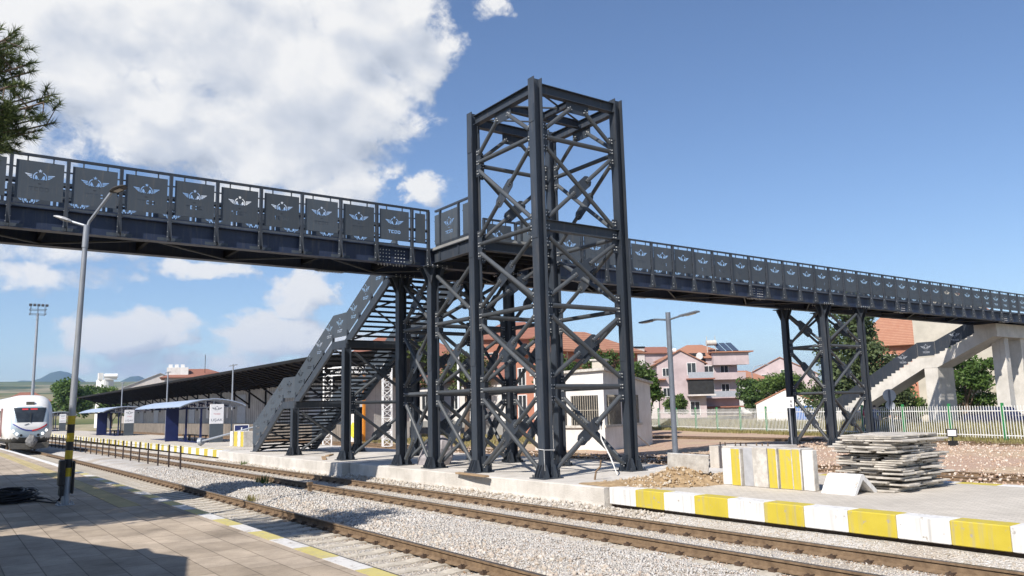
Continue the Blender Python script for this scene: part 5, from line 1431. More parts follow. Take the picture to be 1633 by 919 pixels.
# ------------------------------------------------------------------ buildings
def house(name, label, cx, cy, rz, wx, dy, z0, h, roof, rh, wall, tile, front=(), side=(), over=.45, cat='house', ridge='x', group=None, extra=None):
    """local frame: front faces -y. front/side: (u, z, w, h) window rectangles on the -y and -x / +x walls"""
    t = thing(name, label, cat, (cx,cy,z0), rz, group)
    a, b = wx/2, dy/2
    mb = MB()
    if roof == 'gable' and ridge == 'y':
        mb.prism([(-a,0),(a,0),(a,h),(0,h+rh),(-a,h)], -b, b, 'y')
    elif roof == 'gable':
        mb.prism([(-b,0),(b,0),(b,h),(0,h+rh),(-b,h)], -a, a, 'x')
    else: mb.box(-a,a,-b,b,0,h)
    mb.build('wall', [wall], t, local=True)
    mb = MB(); A, B = a+over, b+over; th = .14
    if roof == 'hip':
        k = min(A,B)*.95; e = max(A-k,.05) if A >= B else .05; f = max(B-k,.05) if B > A else .05
        base = [(-A,-B,h),(A,-B,h),(A,B,h),(-A,B,h)]; lo = [(x,y,z-.0) for x,y,z in base]; up = [(x,y,z+th) for x,y,z in base]
        r = [(-e,-f,h+rh),(e,-f,h+rh),(e,f,h+rh),(-e,f,h+rh)]
        mb.add(lo+up+r, [(3,2,1,0),(0,1,5,4),(1,2,6,5),(2,3,7,6),(3,0,4,7),(4,5,9,8),(5,6,10,9),(6,7,11,10),(7,4,8,11),(8,9,10,11)])
    elif roof == 'gable':
        sl = rh/(a if ridge=='y' else b); C = a if ridge=='y' else b; o = over
        prof = [(-C-o,h-sl*o+.03),(0,h+rh+.03),(C+o,h-sl*o+.03),(C+o,h-sl*o+.03+th),(0,h+rh+.03+th),(-C-o,h-sl*o+.03+th)]
        mb.prism(prof, -(b+o*.6) if ridge=='y' else -(a+o*.6), (b+o*.6) if ridge=='y' else (a+o*.6), 'y' if ridge=='y' else 'x')
    elif roof == 'mono':
        mb.prism([(-A,h+.0),(A,h-rh),(A,h-rh+th),(-A,h+th)], -B, B, 'y')
    else: mb.box(-A,A,-B,B,h+.002,h+th)
    mb.build('roof', [tile], t, local=True)
    def win(u,z,w,hh,face):
        m = MB(); d = .05
        def q(u0,u1,z0_,z1_,o,p,mi):
            if face=='f': m.box(u0,u1,-b-o,-b-p,z0_,z1_,mi)
            elif face=='l': m.box(-a-o,-a-p,u0,u1,z0_,z1_,mi)
            else: m.box(a+p,a+o,u0,u1,z0_,z1_,mi)
        q(u-w/2-.07,u+w/2+.07,z-.07,z,.07,.003,0); q(u-w/2-.07,u+w/2+.07,z+hh,z+hh+.07,.07,.003,0)
        q(u-w/2-.07,u-w/2,z,z+hh,.07,.003,0); q(u+w/2,u+w/2+.07,z,z+hh,.07,.003,0); q(u-.03,u+.03,z,z+hh,.06,.021,0)
        q(u-w/2,u+w/2,z,z+hh,.02,.004,1)
        m.build('window',[M['frame_white'],M['glass']],t,local=True)
    for w in front: win(*w,'f')
    for w in side: win(*w[:4], w[4])
    if extra: extra(t,a,b,h)
    return t
def lbox(t, name, m, *bx):
    mb = MB()
    for b in bx: mb.box(*b)
    return mb.build(name, [m], t, local=True)
def at(az_px, D):  # helper kept for readability: (azimuth in degrees, distance)
    return (D*math.sin(rad(az_px)), D*math.cos(rad(az_px)))

# goods warehouse with a deep dark canopy
wh = thing('warehouse', 'long low goods warehouse with a deep black canopy and stone loading dock', 'warehouse', (30,100,0))
WY0, WY1 = 57.5, 152
mb = MB(); mb.box(27,31,WY0,WY1,-.1,4.88); mb.build('wall',[M['bare_wall']],wh)
mb = MB(); mb.box(25.9,26.99,WY0+1,WY1,-.2,1.28); mb.build('loading_dock',[M['plinth']],wh)
mb = MB(); mb.prism([(22,6.12),(22.0,6.30),(27.5,6.95),(31.7,6.0),(31.7,5.88),(31.05,4.9),(26.95,4.9)][::-1], WY0-1.5, WY1+22, 'y'); mb.build('roof',[M['shade_black']],wh)  # underside shade is put into the near-black roof colour
mb = MB(); mb.box(21.9,21.995,WY0-1.5,WY1+22,6.1,6.33); mb.build('eave_board',[M['shade_black']],wh)
mb = MB(); y = WY0-1
while y < WY1+20: mb.prism([(22.1,5.96),(22.1,6.085),(26.9,4.905),(26.9,4.78)],y-.06,y+.06,'y'); y += 1.6
r_ = mb.build('rafter',[M['shade_black']],wh); r_['kind'] = 'stuff'
y = WY0+2; k = 0
while y < WY1+18:
    mb = MB(); mb.pipe((26.9,y,3.3),(23.6,y,5.6),.09,n=6); mb.box(26.86,26.99,y-.1,y+.1,2.9,4.85); mb.build('canopy_bracket',[M['shade_black']],wh)
    if k % 2 == 1 and y < WY1-4:
        mb = MB(); mb.box(26.93,26.995,y+1.2,y+4.0,1.32,4.4); mb.build('sliding_door',[M['sign_face'] if k%4==1 else M['grey_stone']],wh)
    y += 5.2; k += 1
for y,w in ((101,1.0),(104.5,.6),(93,.7),(87,.5),(75.5,.55)):
    mb = MB(); mb.box(26.94,26.994,y,y+w,1.9,4.1); mb.build('sun_patch',[M['plaster_white']],wh)  # white plates painting in patches of sunlight on the shaded wall
mb = MB(); mb.box(26.0,26.9,WY0-.4,WY0+.5,.0,5.4); mb.build('end_pillar',[M['plaster_white']],wh)
# low white building and orange house behind the piers
def lowx(t,a,b,h):
    lbox(t,'plinth',M['dark_concrete'],(-a-.02,a+.02,-b-.03,-b-.002,0,1.15))
house('depot_building','low white depot building with barred windows and grey plinth behind the pines',42.2,62.5,rad(-90),20.5,10,.1,4.5,'hip',2.6,M['plaster_white'],M['tile_dark'],
      front=[(-8.5+2.6*i,2.2,1.3,1.5) for i in range(7)],cat='building',extra=lowx)
house('house','orange plastered house with white windows beside the low depot building',41.2,48.8,rad(-90),6.0,8,.1,6.2,'hip',1.9,M['plaster_orange'],M['tile'],
      front=[(-1.7,1.2,1.0,1.9),(1.5,1.2,1.0,1.9),(-1.7,3.9,.9,1.3),(1.5,3.9,.9,1.3)])
# signal box
sb = thing('signal_box','small white station hut with barred windows wrapping its corner, behind the tower','hut',(27.4,30.3,-.05),rad(0))
sdir = rad(10); 
def sbx():
    # local frame at the near corner: u along the long wall (right-far), v along the short wall (left-far)
    u = Vector((math.sin(rad(66)),math.cos(rad(66)),0)); v = Vector((math.sin(rad(-16)),math.cos(rad(-16)),0)); o = Vector((0,0,0))
    P = lambda a,b,z: tuple(o+u*a+v*b+Vector((0,0,z)))
    LU,LV = 6.6,4.4
    def hz(a): return 4.08-.09*a
    mb = MB(); mb.add([P(0,0,0),P(LU,0,0),P(LU,LV,0),P(0,LV,0),P(0,0,hz(0)),P(LU,0,hz(LU)),P(LU,LV,hz(LU)-.1),P(0,LV,hz(0)-.1)],[(0,3,2,1),(4,5,6,7),(0,1,5,4),(1,2,6,5),(2,3,7,6),(3,0,4,7)])
    mb.build('wall',[M['plaster_white']],sb,local=True)
    mb = MB(); mb.add([P(-.16,-.16,hz(0)+.01),P(LU+.16,-.16,hz(LU)+.01),P(LU+.16,LV+.16,hz(LU)-.09),P(-.16,LV+.16,hz(0)-.09),P(-.16,-.16,hz(0)+.14),P(LU+.16,-.16,hz(LU)+.14),P(LU+.16,LV+.16,hz(LU)+.04),P(-.16,LV+.16,hz(0)+.04)],[(0,3,2,1),(4,5,6,7),(0,1,5,4),(1,2,6,5),(2,3,7,6),(3,0,4,7)])
    mb.build('roof',[M['stone_rough']],sb,local=True)
    def bx(name,m,a0,a1,b0,b1,z0,z1):
        mb = MB(); mb.add([P(a0,b0,z0),P(a1,b0,z0),P(a1,b1,z0),P(a0,b1,z0),P(a0,b0,z1),P(a1,b0,z1),P(a1,b1,z1),P(a0,b1,z1)],[(0,3,2,1),(4,5,6,7),(0,1,5,4),(1,2,6,5),(2,3,7,6),(3,0,4,7)]); return mb.build(name,[m],sb,local=True)
    def bars(w,pts):
        mb = MB()
        for p,q in pts: mb.pipe(p,q,.014,n=5)
        mb.build('window_bars',[M['sleeper']],w,local=True)
    for (b0,b1) in ((.35,2.0),(2.3,4.0)):
        w = bx('window',M['dark_void'],-.03,-.003,b0,b1,1.35,2.85)
        bars(w,[(P(-.06,b0+(b1-b0)*(i+.5)/12,1.33),P(-.06,b0+(b1-b0)*(i+.5)/12,2.87)) for i in range(12)]+[(P(-.06,b0,2.1),P(-.06,b1,2.1))])
    for (a0,a1) in ((.35,2.1),(3.2,4.6)):
        w = bx('window',M['dark_void'],a0,a1,-.03,-.003,1.35,2.85)
        bars(w,[(P(a0+(a1-a0)*(i+.5)/12,-.06,1.33),P(a0+(a1-a0)*(i+.5)/12,-.06,2.87)) for i in range(12)])
    bx('window_sill',M['stone_rough'],-.12,-.002,.2,4.2,1.22,1.34); bx('window_sill',M['stone_rough'],-.12,5.0,-.12,-.002,1.22,1.345)
    bx('chimney',M['plaster_beige'],4.6,5.3,2.2,2.9,3.5,4.9); bx('chimney_cap',M['stone_rough'],4.5,5.4,2.1,3.0,4.902,5.0)
    mb = MB(); mb.pipe(P(3.0,-.25,1.0),P(4.6,-.6,.1),.05,n=6); mb.build('drain_pipe',[M['grey_stone']],sb,local=True)
sbx()
# houses far right
def aptx(t,a,b,h):
    for k,z in enumerate((2.9,5.9)):
        lbox(t,'balcony',M['plaster_pink'],(-.3,a+.9,-b-1.5,-b-.004,z-.18,z)); 
        mb = MB(); mb.box(-.3,a+.9,-b-1.5,-b-1.45,z+.01,z+.95); mb.box(a+.85,a+.9,-b-1.45,-b-.01,z+.01,z+.95); mb.build('balcony_rail',[M['plaster_pink'] if k else M['sign_face']],t,local=True)
    lbox(t,'attic_room',M['plaster_pink'],(a-4.2,a+1.6,-b-1.4,-b-.004,8.1,10.1)); lbox(t,'attic_roof',M['tile'],(a-4.5,a+2.3,-b-1.9,-b+1.5,10.103,10.3))
    lbox(t,'loggia',M['dark_void'],(-2.3,.6,-b-.03,-b-.006,8.2,10.2))
    mb = MB()
    for i in range(3): mb.add([(a-2.6+i*1.1,-b+.2,10.5),(a-1.7+i*1.1,-b+.2,10.5),(a-2.6+i*1.1,-b+1.5,11.9),(a-3.5+i*1.1,-b+1.5,11.9)],[(0,1,2,3)]); 
    mb.v += [(x,y+.06,z-.06) for x,y,z in mb.v]; mb.f += [tuple(i+12 for i in reversed(f)) for f in mb.f]; mb.m += mb.m[:]
    mb.build('solar_panel',[M['solar']],t,local=True)
    mb = MB(); mb.pipe((a-4.6,-b+1.0,11.9),(a-3.0,-b+1.0,11.9),.45,n=12); mb.pipe((a-4.5,-b+1,10.3),(a-4.5,-b+1,13.0),.06); mb.pipe((a-3.1,-b+1,10.3),(a-3.1,-b+1,13.1),.05); mb.build('water_tank',[M['stone_rough']],t,local=True)
    mb = MB(); mb.pipe((-.6,-b-.9,9.6),(-.5,-b-.6,9.7),.55,n=14); mb.build('satellite_dish',[M['white_steel']],t,local=True)
    lbox(t,'porch_roof',M['tile_dark'],(-4,a+1,-b-4,-b-.01,1.2,1.45))
house('apartment_house','three storey pink apartment house with balconies and solar panels on its roof',105.0,92.6,rad(-49+14),11.5,9.5,.3,9.3,'hip',2.6,M['plaster_pink'],M['tile'],
      front=[(1.0,3.0,1.5,2.0),(3.6,3.0,1.2,2.0),(1.0,6.0,1.5,2.0),(3.6,6.0,1.2,2.0),(-3.6,7.3,1.2,.8),(-3.6,4.0,1.2,.8),(-3.6,1.2,1.2,.8)],extra=aptx,cat='apartment house')
def bx2(t,a,b,h):
    lbox(t,'closed_balcony',M['dark_void'],(.9,a+1.0,-b-1.2,-b-.01,3.4,5.5)); lbox(t,'balcony_slab',M['plaster_pale'],(.7,a+1.2,-b-1.4,-b-.01,3.15,3.38)); lbox(t,'balcony_slab',M['tile_dark'],(.7,a+1.2,-b-1.4,-b-.01,5.52,5.72))
    lbox(t,'balcony_rail',M['sign_face'],(.9,a+1.0,-b-1.25,-b-1.2,5.74,6.6))
    mb = MB(); mb.pipe((-1.2,.4,h+2.2),(.1,.4,h+2.2),.35,n=12); mb.build('water_tank',[M['white_steel']],t,local=True)
    lbox(t,'lower_roof',M['tile'],(-a-2.6,-a+1.2,-b-.9,-b+3,5.6,5.8)); lbox(t,'side_wing',M['plaster_pale'],(-a-2.3,-a-.01,-b-.4,-b+3,0,5.59))
x,y = 125*math.sin(rad(47.3)),125*math.cos(rad(47.3))
house('house','pale gabled house with a dark closed balcony, left of the pink apartment house',x,y,rad(-47+8),7.0,8,.2,8.0,'gable',1.9,M['plaster_pink'],M['tile'],front=[(-2.2,3.2,1.0,1.2),(-2.2,6.2,.9,1.1),(1.6,6.3,1.2,1.7),(-2.2,.8,1.0,1.2),(1.8,.4,1.3,1.9)],ridge='y',extra=bx2)
x,y = 150*math.sin(rad(45.2)),150*math.cos(rad(45.2))
house('house','pale pink house with a short chimney rising behind the pale gabled house',x,y,rad(-45+20),7.5,7,.2,11.3,'gable',1.2,M['plaster_pink'],M['tile_dark'],front=[],ridge='x',extra=lambda t,a,b,h:(lbox(t,'chimney',M['plaster_pale'],(-a+.3,-a+2.2,-b-.2,-b+.7,h-2.2,h+.9)),lbox(t,'chimney_cap',M['shade_black'],(-a+.2,-a+2.3,-b-.3,-b+.8,h+.903,h+1.2))))
house('house','pink house with a plain gable end and two small windows, left of the lone pier',138.2,99.6,rad(-54),13.5,9,.2,7.2,'gable',3.4,M['plaster_pink'],M['tile'],front=[(-3.2,6.2,.9,1.1),(.6,6.6,1.1,1.6)],ridge='y')
x,y = 160*math.sin(rad(51.6)),160*math.cos(rad(51.6))
house('house','low house with orange tiled roof half hidden by trees, right of the pink apartment house',x,y,rad(-51+25),9,7,.2,5.9,'hip',2.2,M['plaster_white'],M['tile'],front=[(-2,3,1.2,1.4),(2,3,1.2,1.4)])
x,y = 98*math.sin(rad(54.4)),98*math.cos(rad(54.4))
house('shed','white gabled shed with a blue sheet hung on its front, behind the picket fence',x,y,rad(-54),6.4,7,.1,1.9,'gable',1.5,M['plaster_white'],M['tile'],ridge='y',cat='shed',over=.12,extra=lambda t,a,b,h:lbox(t,'blue_sheet',M['blue_tarp'],(.2,a-.2,-b-.05,-b-.004,.1,1.6)))
house('house','orange walled house with red tiled roof and pale chimney above the concrete staircase',90.5,46.5,rad(-62),13,9,.3,7.7,'hip',5.0,M['plaster_orange'],M['tile'],front=[(-3,5.2,1.3,1.5),(0,5.2,1.3,1.5)],over=.6,extra=lambda t,a,b,h:lbox(t,'chimney',M['plaster_pale'],(-.6,.3,-b*.35,-b*.35+.8,h+1.6,h+5.0)))
house('house','house with a blank beige gable wall right behind the concrete staircase',75.2,35.6,rad(-64),6.0,9,.2,9.2,'gable',2.2,M['plaster_beige'],M['tile'],ridge='y',over=.1)
house('house','brick red house with pale corner strips and tiled roof seen through the tower',58.0,71.5,rad(-42),9.0,8,.3,7.6,'hip',2.6,M['brickred'],M['tile'],front=[(-3.2,5.2,2.2,2.2),(2.6,5.2,1.4,1.8),(-3.2,2.2,2.0,1.6)],extra=lambda t,a,b,h:lbox(t,'corner_strip',M['plaster_pale'],(-a-.03,-a+.3,-b-.05,-b-.004,0,h-.01),(a-.3,a+.03,-b-.05,-b-.004,0,h-.01)))
house('house','orange house with dark loggia and low tiled roof behind the lift tower',55.0,76.0,rad(-36),10,8,.3,9.6,'hip',2.4,M['plaster_orange'],M['tile_dark'],front=[(-3,6.3,2.2,1.8),(1.5,6.3,1.3,1.6),(-3,3.2,1.4,1.4)])
house('house','wide house with faded red roof seen between the pier columns',44.5,84,rad(-28),14,9,.3,7.5,'hip',3.2,M['plaster_pale'],M['tile_dark'],front=[(-4,4.8,1.4,1.6),(0,4.8,1.4,1.6),(4,4.8,1.4,1.6)])
# houses far left
house('house','pale house with rusty tiled roof and white tanks rising above the warehouse roof',42.5,168,rad(-14),12,9,.2,9.4,'hip',2.0,M['plaster_pale'],M['tile_dark'],front=[(-4,7.2,1.4,1.4),(0,7.2,1.4,1.4),(4,7.2,1.4,1.4)],over=.9,
      extra=lambda t,a,b,h:[lbox(t,'penthouse',M['plaster_white'],(-a+.3,-a+4.2,-b+.6,-b+3,h+.3,h+2.1)),lbox(t,'water_tank',M['white_steel'],(-a+.6,-a+1.3,-b+.9,-b+1.6,h+2.102,h+2.7),(-a+1.7,-a+2.4,-b+.9,-b+1.6,h+2.102,h+2.7),(-a+2.8,-a+3.5,-b+.9,-b+1.6,h+2.102,h+2.7)),lbox(t,'aerial',M['shade_black'],(1.2,1.3,-b+1,-b+1.1,h+1,h+4.6))])
house('house','grey roofed building just above the warehouse roof, right of the silo',44.5,212,rad(-10),16,9,.2,9.0,'gable',3.4,M['plaster_pale'],M['grey_stone'],ridge='y')
house('house','dark red roofed building behind the train and the floodlight mast',20.5,262,rad(-4),12,9,.3,6.6,'hip',3.0,M['brickred'],M['tile_dark'],front=[(-3,5,1.4,1.4),(0,5,1.4,1.4),(3,5,1.4,1.4)])
x,y = 185*math.sin(rad(50.6)),185*math.cos(rad(50.6))
house('house','distant pale house with small terracotta roof, right of the pink apartment house',x,y,rad(-30),9,8,.2,7.0,'hip',2.2,M['plaster_pale'],M['tile'],front=[(-2,4,1.2,1.4),(2,4,1.2,1.4)])
x,y = 172*math.sin(rad(46.5)),172*math.cos(rad(46.5))
house('house','distant beige house with old tiled roof rising left of the pink apartment house',x,y,rad(-60),8,8,.2,10.6,'hip',2.4,M['plaster_beige'],M['tile_dark'],front=[(-2,7.5,1.2,1.4),(2,7.5,1.2,1.4)])
# silo
t = thing('silo','white round silo with a drum on top behind the warehouse','silo',(34.8,228,0))
mb = MB(); mb.pipe((34.8,228,-.2),(34.8,228,11.9),2.0,n=24); mb.build('tank',[M['silo']],t,smooth=False)
mb = MB(); mb.pipe((34.3,226.3,12.9),(37.3,225.6,12.9),.55,n=14); mb.build('drum',[M['white_steel']],t)
mb = MB(); mb.box(33.0,34.1,226.2,227.6,11.9,13.6); mb.box(34.4,37.2,225.8,226.6,11.9,12.35); mb.build('head_frame',[M['silo']],t)
# floodlight mast
t = thing('floodlight_mast','tall slender floodlight mast behind the train','floodlight mast',(12,144.5,0))
mb = MB(); mb.pipe((12,144.5,-.2),(12,144.5,18.8),.26,.16,14); mb.build('pole',[M['galv']],t)
mb = MB()
for z in (18.6,19.3): 
    for s in (-1,1): mb.box(10.9,13.1,144.5+s*.8-.04,144.5+s*.8+.04,z,z+.07); mb.box(12+s*1.1-.04,12+s*1.1+.04,143.74,145.26,z+.075,z+.14)
for a in (-1,0,1):
    for s in (-1,1): mb.box(12+a*1.0-.03,12+a*1.0+.03,144.5+s*.8-.03,144.5+s*.8+.03,18.5,20.0)
mb.build('head_frame',[M['dark_grey_post']],t)
for a in (-1.1,-.55,0,.55,1.1):
    mb = MB(); mb.cbox((12+a,143.55,20.0),(.42,.22,.36),0,0,0,.5); mb.build('floodlight_lamp',[M['dark_grey_post']],t)
# street light behind the fence
t = thing('street_lamp','tall thin curved street light in front of the green bushes behind the fence','street lamp',(95,73.3,.2))
mb = MB(); mb.tube([(95,73.3,.1),(95,73.3,6.6),(95.3,73.0,7.3),(96.2,72.2,7.6)],[.09,.07,.05,.05],8); mb.build('pole',[M['galv']],t)
mb = MB(); mb.cbox((96.6,71.9,7.6),(.7,.25,.12),-.75); mb.build('lamp_head',[M['galv']],t)
# white lattice gantry behind the stairs
t = thing('lattice_gantry','white lattice steel gantry spanning behind the staircase','gantry',(22.5,49,.1))
def lattice(p0,p1,w,step,name):
    p0=Vector(p0);p1=Vector(p1);d=(p1-p0);L=d.length;d.normalize(); a=d.cross(Vector((.3,.9,.1))).normalized(); b=d.cross(a)
    mb=MB(); cs=[a*w/2+b*w/2,a*w/2-b*w/2,-a*w/2-b*w/2,-a*w/2+b*w/2]
    for c in cs: mb.pipe(p0+c,p1+c,.035,n=6)
    k=0; u=0
    while u+step<=L+.01:
        for i in range(4):
            c,e=cs[i],cs[(i+1)%4]
            if k%2: c,e=e,c
            mb.pipe(p0+d*u+c,p0+d*(u+step)+e,.022,n=5); mb.pipe(p0+d*u+c,p0+d*u+e,.02,n=5)
        u+=step;k+=1
    mb.build(name,[M['white_steel']],t)
lattice((23.4,46.4,.05),(23.4,46.4,5.3),.55,.45,'mast'); lattice((21.6,51.7,.05),(21.6,51.7,5.3),.55,.45,'mast'); lattice((23.3,46.7,5.0),(21.7,51.4,5.0),.5,.45,'cross_girder')
t = thing('marker_post','orange post with a leaning yellow plate beside the warehouse pillar','post',(25.5,54.3,.1))
mb = MB(); mb.box(25.42,25.58,54.2,54.4,.1,5.0); mb.build('post',[M['orange_post']],t)
mb = MB(); mb.cbox((24.6,54.2,.95),(.05,.7,.9),.3,0,.0,.6); mb.build('plate',[M['yellow_sign']],t)
t = thing('pole','slim pale pole behind the pier joined to the tower','pole',(31.5,50.8,.1)); mb = MB(); mb.pipe((31.5,50.8,0),(31.5,50.8,6.5),.09,n=10); mb.build('shaft',[M['white_steel']],t)
# station building on the near platform: its roof corner shades the paving
sbd = thing('station_building','plain station building on the near platform beside the camera','building',(-5.4,4,.42))
mb = MB(); mb.prism([(-9,-6),(-3.4,-6),(-3.4,8.0),(-4.9,12.2),(-9,12.2)], .42, 3.92, 'z'); mb.build('wall',[M['plaster_beige']],sbd)
mb = MB(); mb.prism([(-9.5,-6.5),(-1.24,-6.5),(-1.24,8.54),(-.91,9.81),(-1.19,10.48),(-1.17,11.0),(-1.38,10.99),(-2.48,14.01),(-9.5,14.01)], 3.925, 4.06, 'z'); mb.build('roof',[M['dark_concrete']],sbd)

# ------------------------------------------------------------------ trees
def leaf_mesh(name, centres, radii, n, size, m, seed=0, aspect=.6, up=.3):
    g = np.random.default_rng(seed); k = len(centres)
    w = radii**2.2; idx = g.choice(k, n, p=w/w.sum())
    d = g.standard_normal((n,3)); d /= np.linalg.norm(d,axis=1)[:,None]
    r = radii[idx]*g.random(n)**.45
    c = centres[idx]+d*r[:,None]*np.array([1,1,.8])
    nrm = d*.5+g.standard_normal((n,3))*.6; nrm[:,2] += up; nrm /= np.linalg.norm(nrm,axis=1)[:,None]
    t = np.cross(nrm, g.standard_normal((n,3))); t /= np.linalg.norm(t,axis=1)[:,None]; b = np.cross(nrm,t)
    s = size*g.uniform(.6,1.4,n)[:,None]
    V = np.stack([c-t*s*.5, c+b*s*aspect*.5, c+t*s*.5, c-b*s*aspect*.5],1).reshape(-1,3)
    me = bpy.data.meshes.new(name); me.vertices.add(4*n); me.vertices.foreach_set('co',V.ravel())
    me.loops.add(4*n); me.loops.foreach_set('vertex_index',np.arange(4*n,dtype=np.int32)); me.polygons.add(n)
    me.polygons.foreach_set('loop_start',np.arange(0,4*n,4,dtype=np.int32)); me.polygons.foreach_set('loop_total',np.full(n,4,dtype=np.int32)); me.update(); me.materials.append(m); return me
def tree(name, label, loc, h, r, z0, m, n=5000, size=.25, seed=1, nc=38, squash=1.0, group=None, shape='round', cat='tree', trunk_r=None):
    t = thing(name, label, cat, loc, 0, group); g = np.random.default_rng(seed); cs = []; rs = []
    hh = (h-z0)/2; zc = z0+hh
    for i in range(nc):
        d = g.standard_normal(3); d /= np.linalg.norm(d); q = g.uniform(.25,.82)
        if shape == 'round':
            c = d*q*np.array([r,r*squash,hh])+np.array([0,0,zc]); rr = r*g.uniform(.18,.36)
        else:
            f = (i+.5)/nc; z = z0+(h-z0)*f; rad_ = r*(1-f)**.8*g.uniform(.35,.95); a = g.uniform(0,6.28); c = np.array([rad_*math.cos(a),rad_*math.sin(a),z-.12*rad_]); rr = (.16+.24*(1-f))*r*g.uniform(.7,1.1)
        cs.append(c); rs.append(rr)
    cs = np.array(cs); rs = np.array(rs)
    link('crown', leaf_mesh('crown',cs,rs,n,size,m,seed), t)
    mb = MB(); tr = trunk_r or h*.022
    mb.tube([(0,0,-.1),(.03*r,0,z0*.6),(0,.04*r,zc),(0,0,h*.86)],[tr*1.3,tr,tr*.7,tr*.2],8)
    for i in range(0,nc,3):
        c = cs[i]; zb = max(z0*.7, c[2]-hh*.7)
        mb.tube([(0,0,zb),(c[0]*.5,c[1]*.5,(zb+c[2])/2+.1*hh),tuple(c)],[tr*.5,tr*.35,tr*.12],5)
    mb.build('trunk',[M['trunk']],t,local=True)
    return t
tree('tree','large round green tree left of the silo',(22.6,188.5,0),11.6,6.2,1.2,M['leaf_mid'],9000,.55,3)
tree('tree','yellowish tree behind the silo and the warehouse canopy',(31.5,196,0),9.6,5.0,1.5,M['leaf_light'],5000,.55,4)
tree('tree','dense dark tree behind the white hut, seen through the tower',(31.5,38.0,0),6.5,2.5,1.6,M['leaf_dark'],8000,.19,5)
tree('tree','bushy dark tree just right of the one behind the white hut',(34.3,36.8,0),6.1,2.2,1.4,M['leaf_dark'],7000,.19,6)
tree('tree','light green slender tree between the white hut and the twin arm lamp post',(41.5,41.5,.1),5.9,1.6,.6,M['leaf_mid'],5000,.2,7)
tree('tree','reddish green tree in front of the orange house behind the tower',(43.5,58,.1),8.6,2.6,3.0,M['leaf_light'],5000,.24,8)
tree('tree','tall green tree behind the depot roof, seen between the tower columns',(51.0,64.5,.1),10.6,2.9,3.0,M['leaf_mid'],8000,.26,41)
tree('tree','green tree rising left of the depot roof behind the piers',(40.5,72.5,.1),10.2,3.0,3.0,M['leaf_mid'],8000,.27,42)
tree('tree','low green tree before the ground floor of the pale gabled house',(83.5,77.5,.1),3.8,1.9,.4,M['leaf_light'],3500,.28,43)
tree('pine_tree','pine tree with bare trunk, left one of two before the depot building',(33.1,60.7,.1),9.0,2.7,3.3,M['leaf_pine'],7000,.22,9,trunk_r=.24)
tree('pine_tree','pine tree with bare trunk, right one of two before the depot building',(34.8,54.9,.1),7.8,2.4,3.1,M['leaf_pine'],6000,.22,10,trunk_r=.2)
tree('cedar_tree','big dark conical cedar behind the lone pier',(60.2,36.2,.1),11.4,4.2,1.4,M['leaf_cedar'],26000,.27,11,nc=120,shape='cone',trunk_r=.3)
tree('tree','dark green tree right of the pink apartment house',(88.6,68.6,.1),5.6,2.7,.5,M['leaf_dark'],6000,.32,12)
tree('tree','bright green tree between the street light and the lone pier',(90.5,64.5,.1),6.9,4.0,.5,M['leaf_light'],7000,.34,13,squash=1.2)
tree('tree','green tree right of the concrete stair pier, before the beige wall',(67.5,31.3,.1),6.4,2.9,.6,M['leaf_mid'],8000,.26,14)
tree('tree','leafy tree behind the two concrete pier columns',(71.0,27.0,.1),6.9,3.2,.6,M['leaf_mid'],8000,.28,15)
tree('bush','dark bush under the concrete stair flight',(72.5,40.5,.1),4.0,2.6,.1,M['leaf_dark'],5000,.26,16,cat='bush')
tree('bush','small bright green bush under the concrete stair landing',(62.5,33.2,.1),2.6,1.5,.1,M['leaf_light'],3500,.2,17,cat='bush')
tree('bush','low green bush behind the fence at the right edge',(66.0,24.5,.1),3.6,2.2,.1,M['leaf_light'],4500,.24,18,cat='bush')
# grass along the fence and under the pines
def grass(name, label, n, x0,x1,y0,y1, h, m, zf, along=None):
    g = np.random.default_rng(n)
    if along is None: x = g.uniform(x0,x1,n); y = g.uniform(y0,y1,n)
    else:
        u = g.uniform(-8,42,n); w = g.uniform(x0,x1,n); x = P0.x+D.x*u+NF.x*w; y = P0.y+D.y*u+NF.y*w
    z = zf(x,y); a = g.uniform(0,6.28,n); hh = h*g.uniform(.4,1.2,n); w = .02+.02*g.random(n)
    V = np.stack([np.stack([x-np.cos(a)*w,y-np.sin(a)*w,z-.02],-1),np.stack([x+np.cos(a)*w,y+np.sin(a)*w,z-.02],-1),np.stack([x+np.sin(a)*hh*.4,y-np.cos(a)*hh*.4,z+hh],-1)],1).reshape(-1,3)
    me = bpy.data.meshes.new(name); me.vertices.add(3*n); me.vertices.foreach_set('co',V.ravel()); me.loops.add(3*n); me.loops.foreach_set('vertex_index',np.arange(3*n,dtype=np.int32)); me.polygons.add(n)
    me.polygons.foreach_set('loop_start',np.arange(0,3*n,3,dtype=np.int32)); me.polygons.foreach_set('loop_total',np.full(n,3,dtype=np.int32)); me.update(); me.materials.append(m)
    return tag(link(name,me),label,'grass',kind='stuff')
grass('dry_grass','dry yellow grass along the foot of the picket fence',16000,-1.6,1.2,0,0,.22,M['grass_dry'],earth_z,True)
grass('tall_grass','tall dry grass between the fence and the road',20000,1.3,6.5,0,0,.75,M['grass_dry'],lambda x,y: 0*x+.15,True)
grass('dry_grass','dry grass on the ground below the pines',14000,26,36.5,40,62,.16,M['grass_dry'],earth_z)

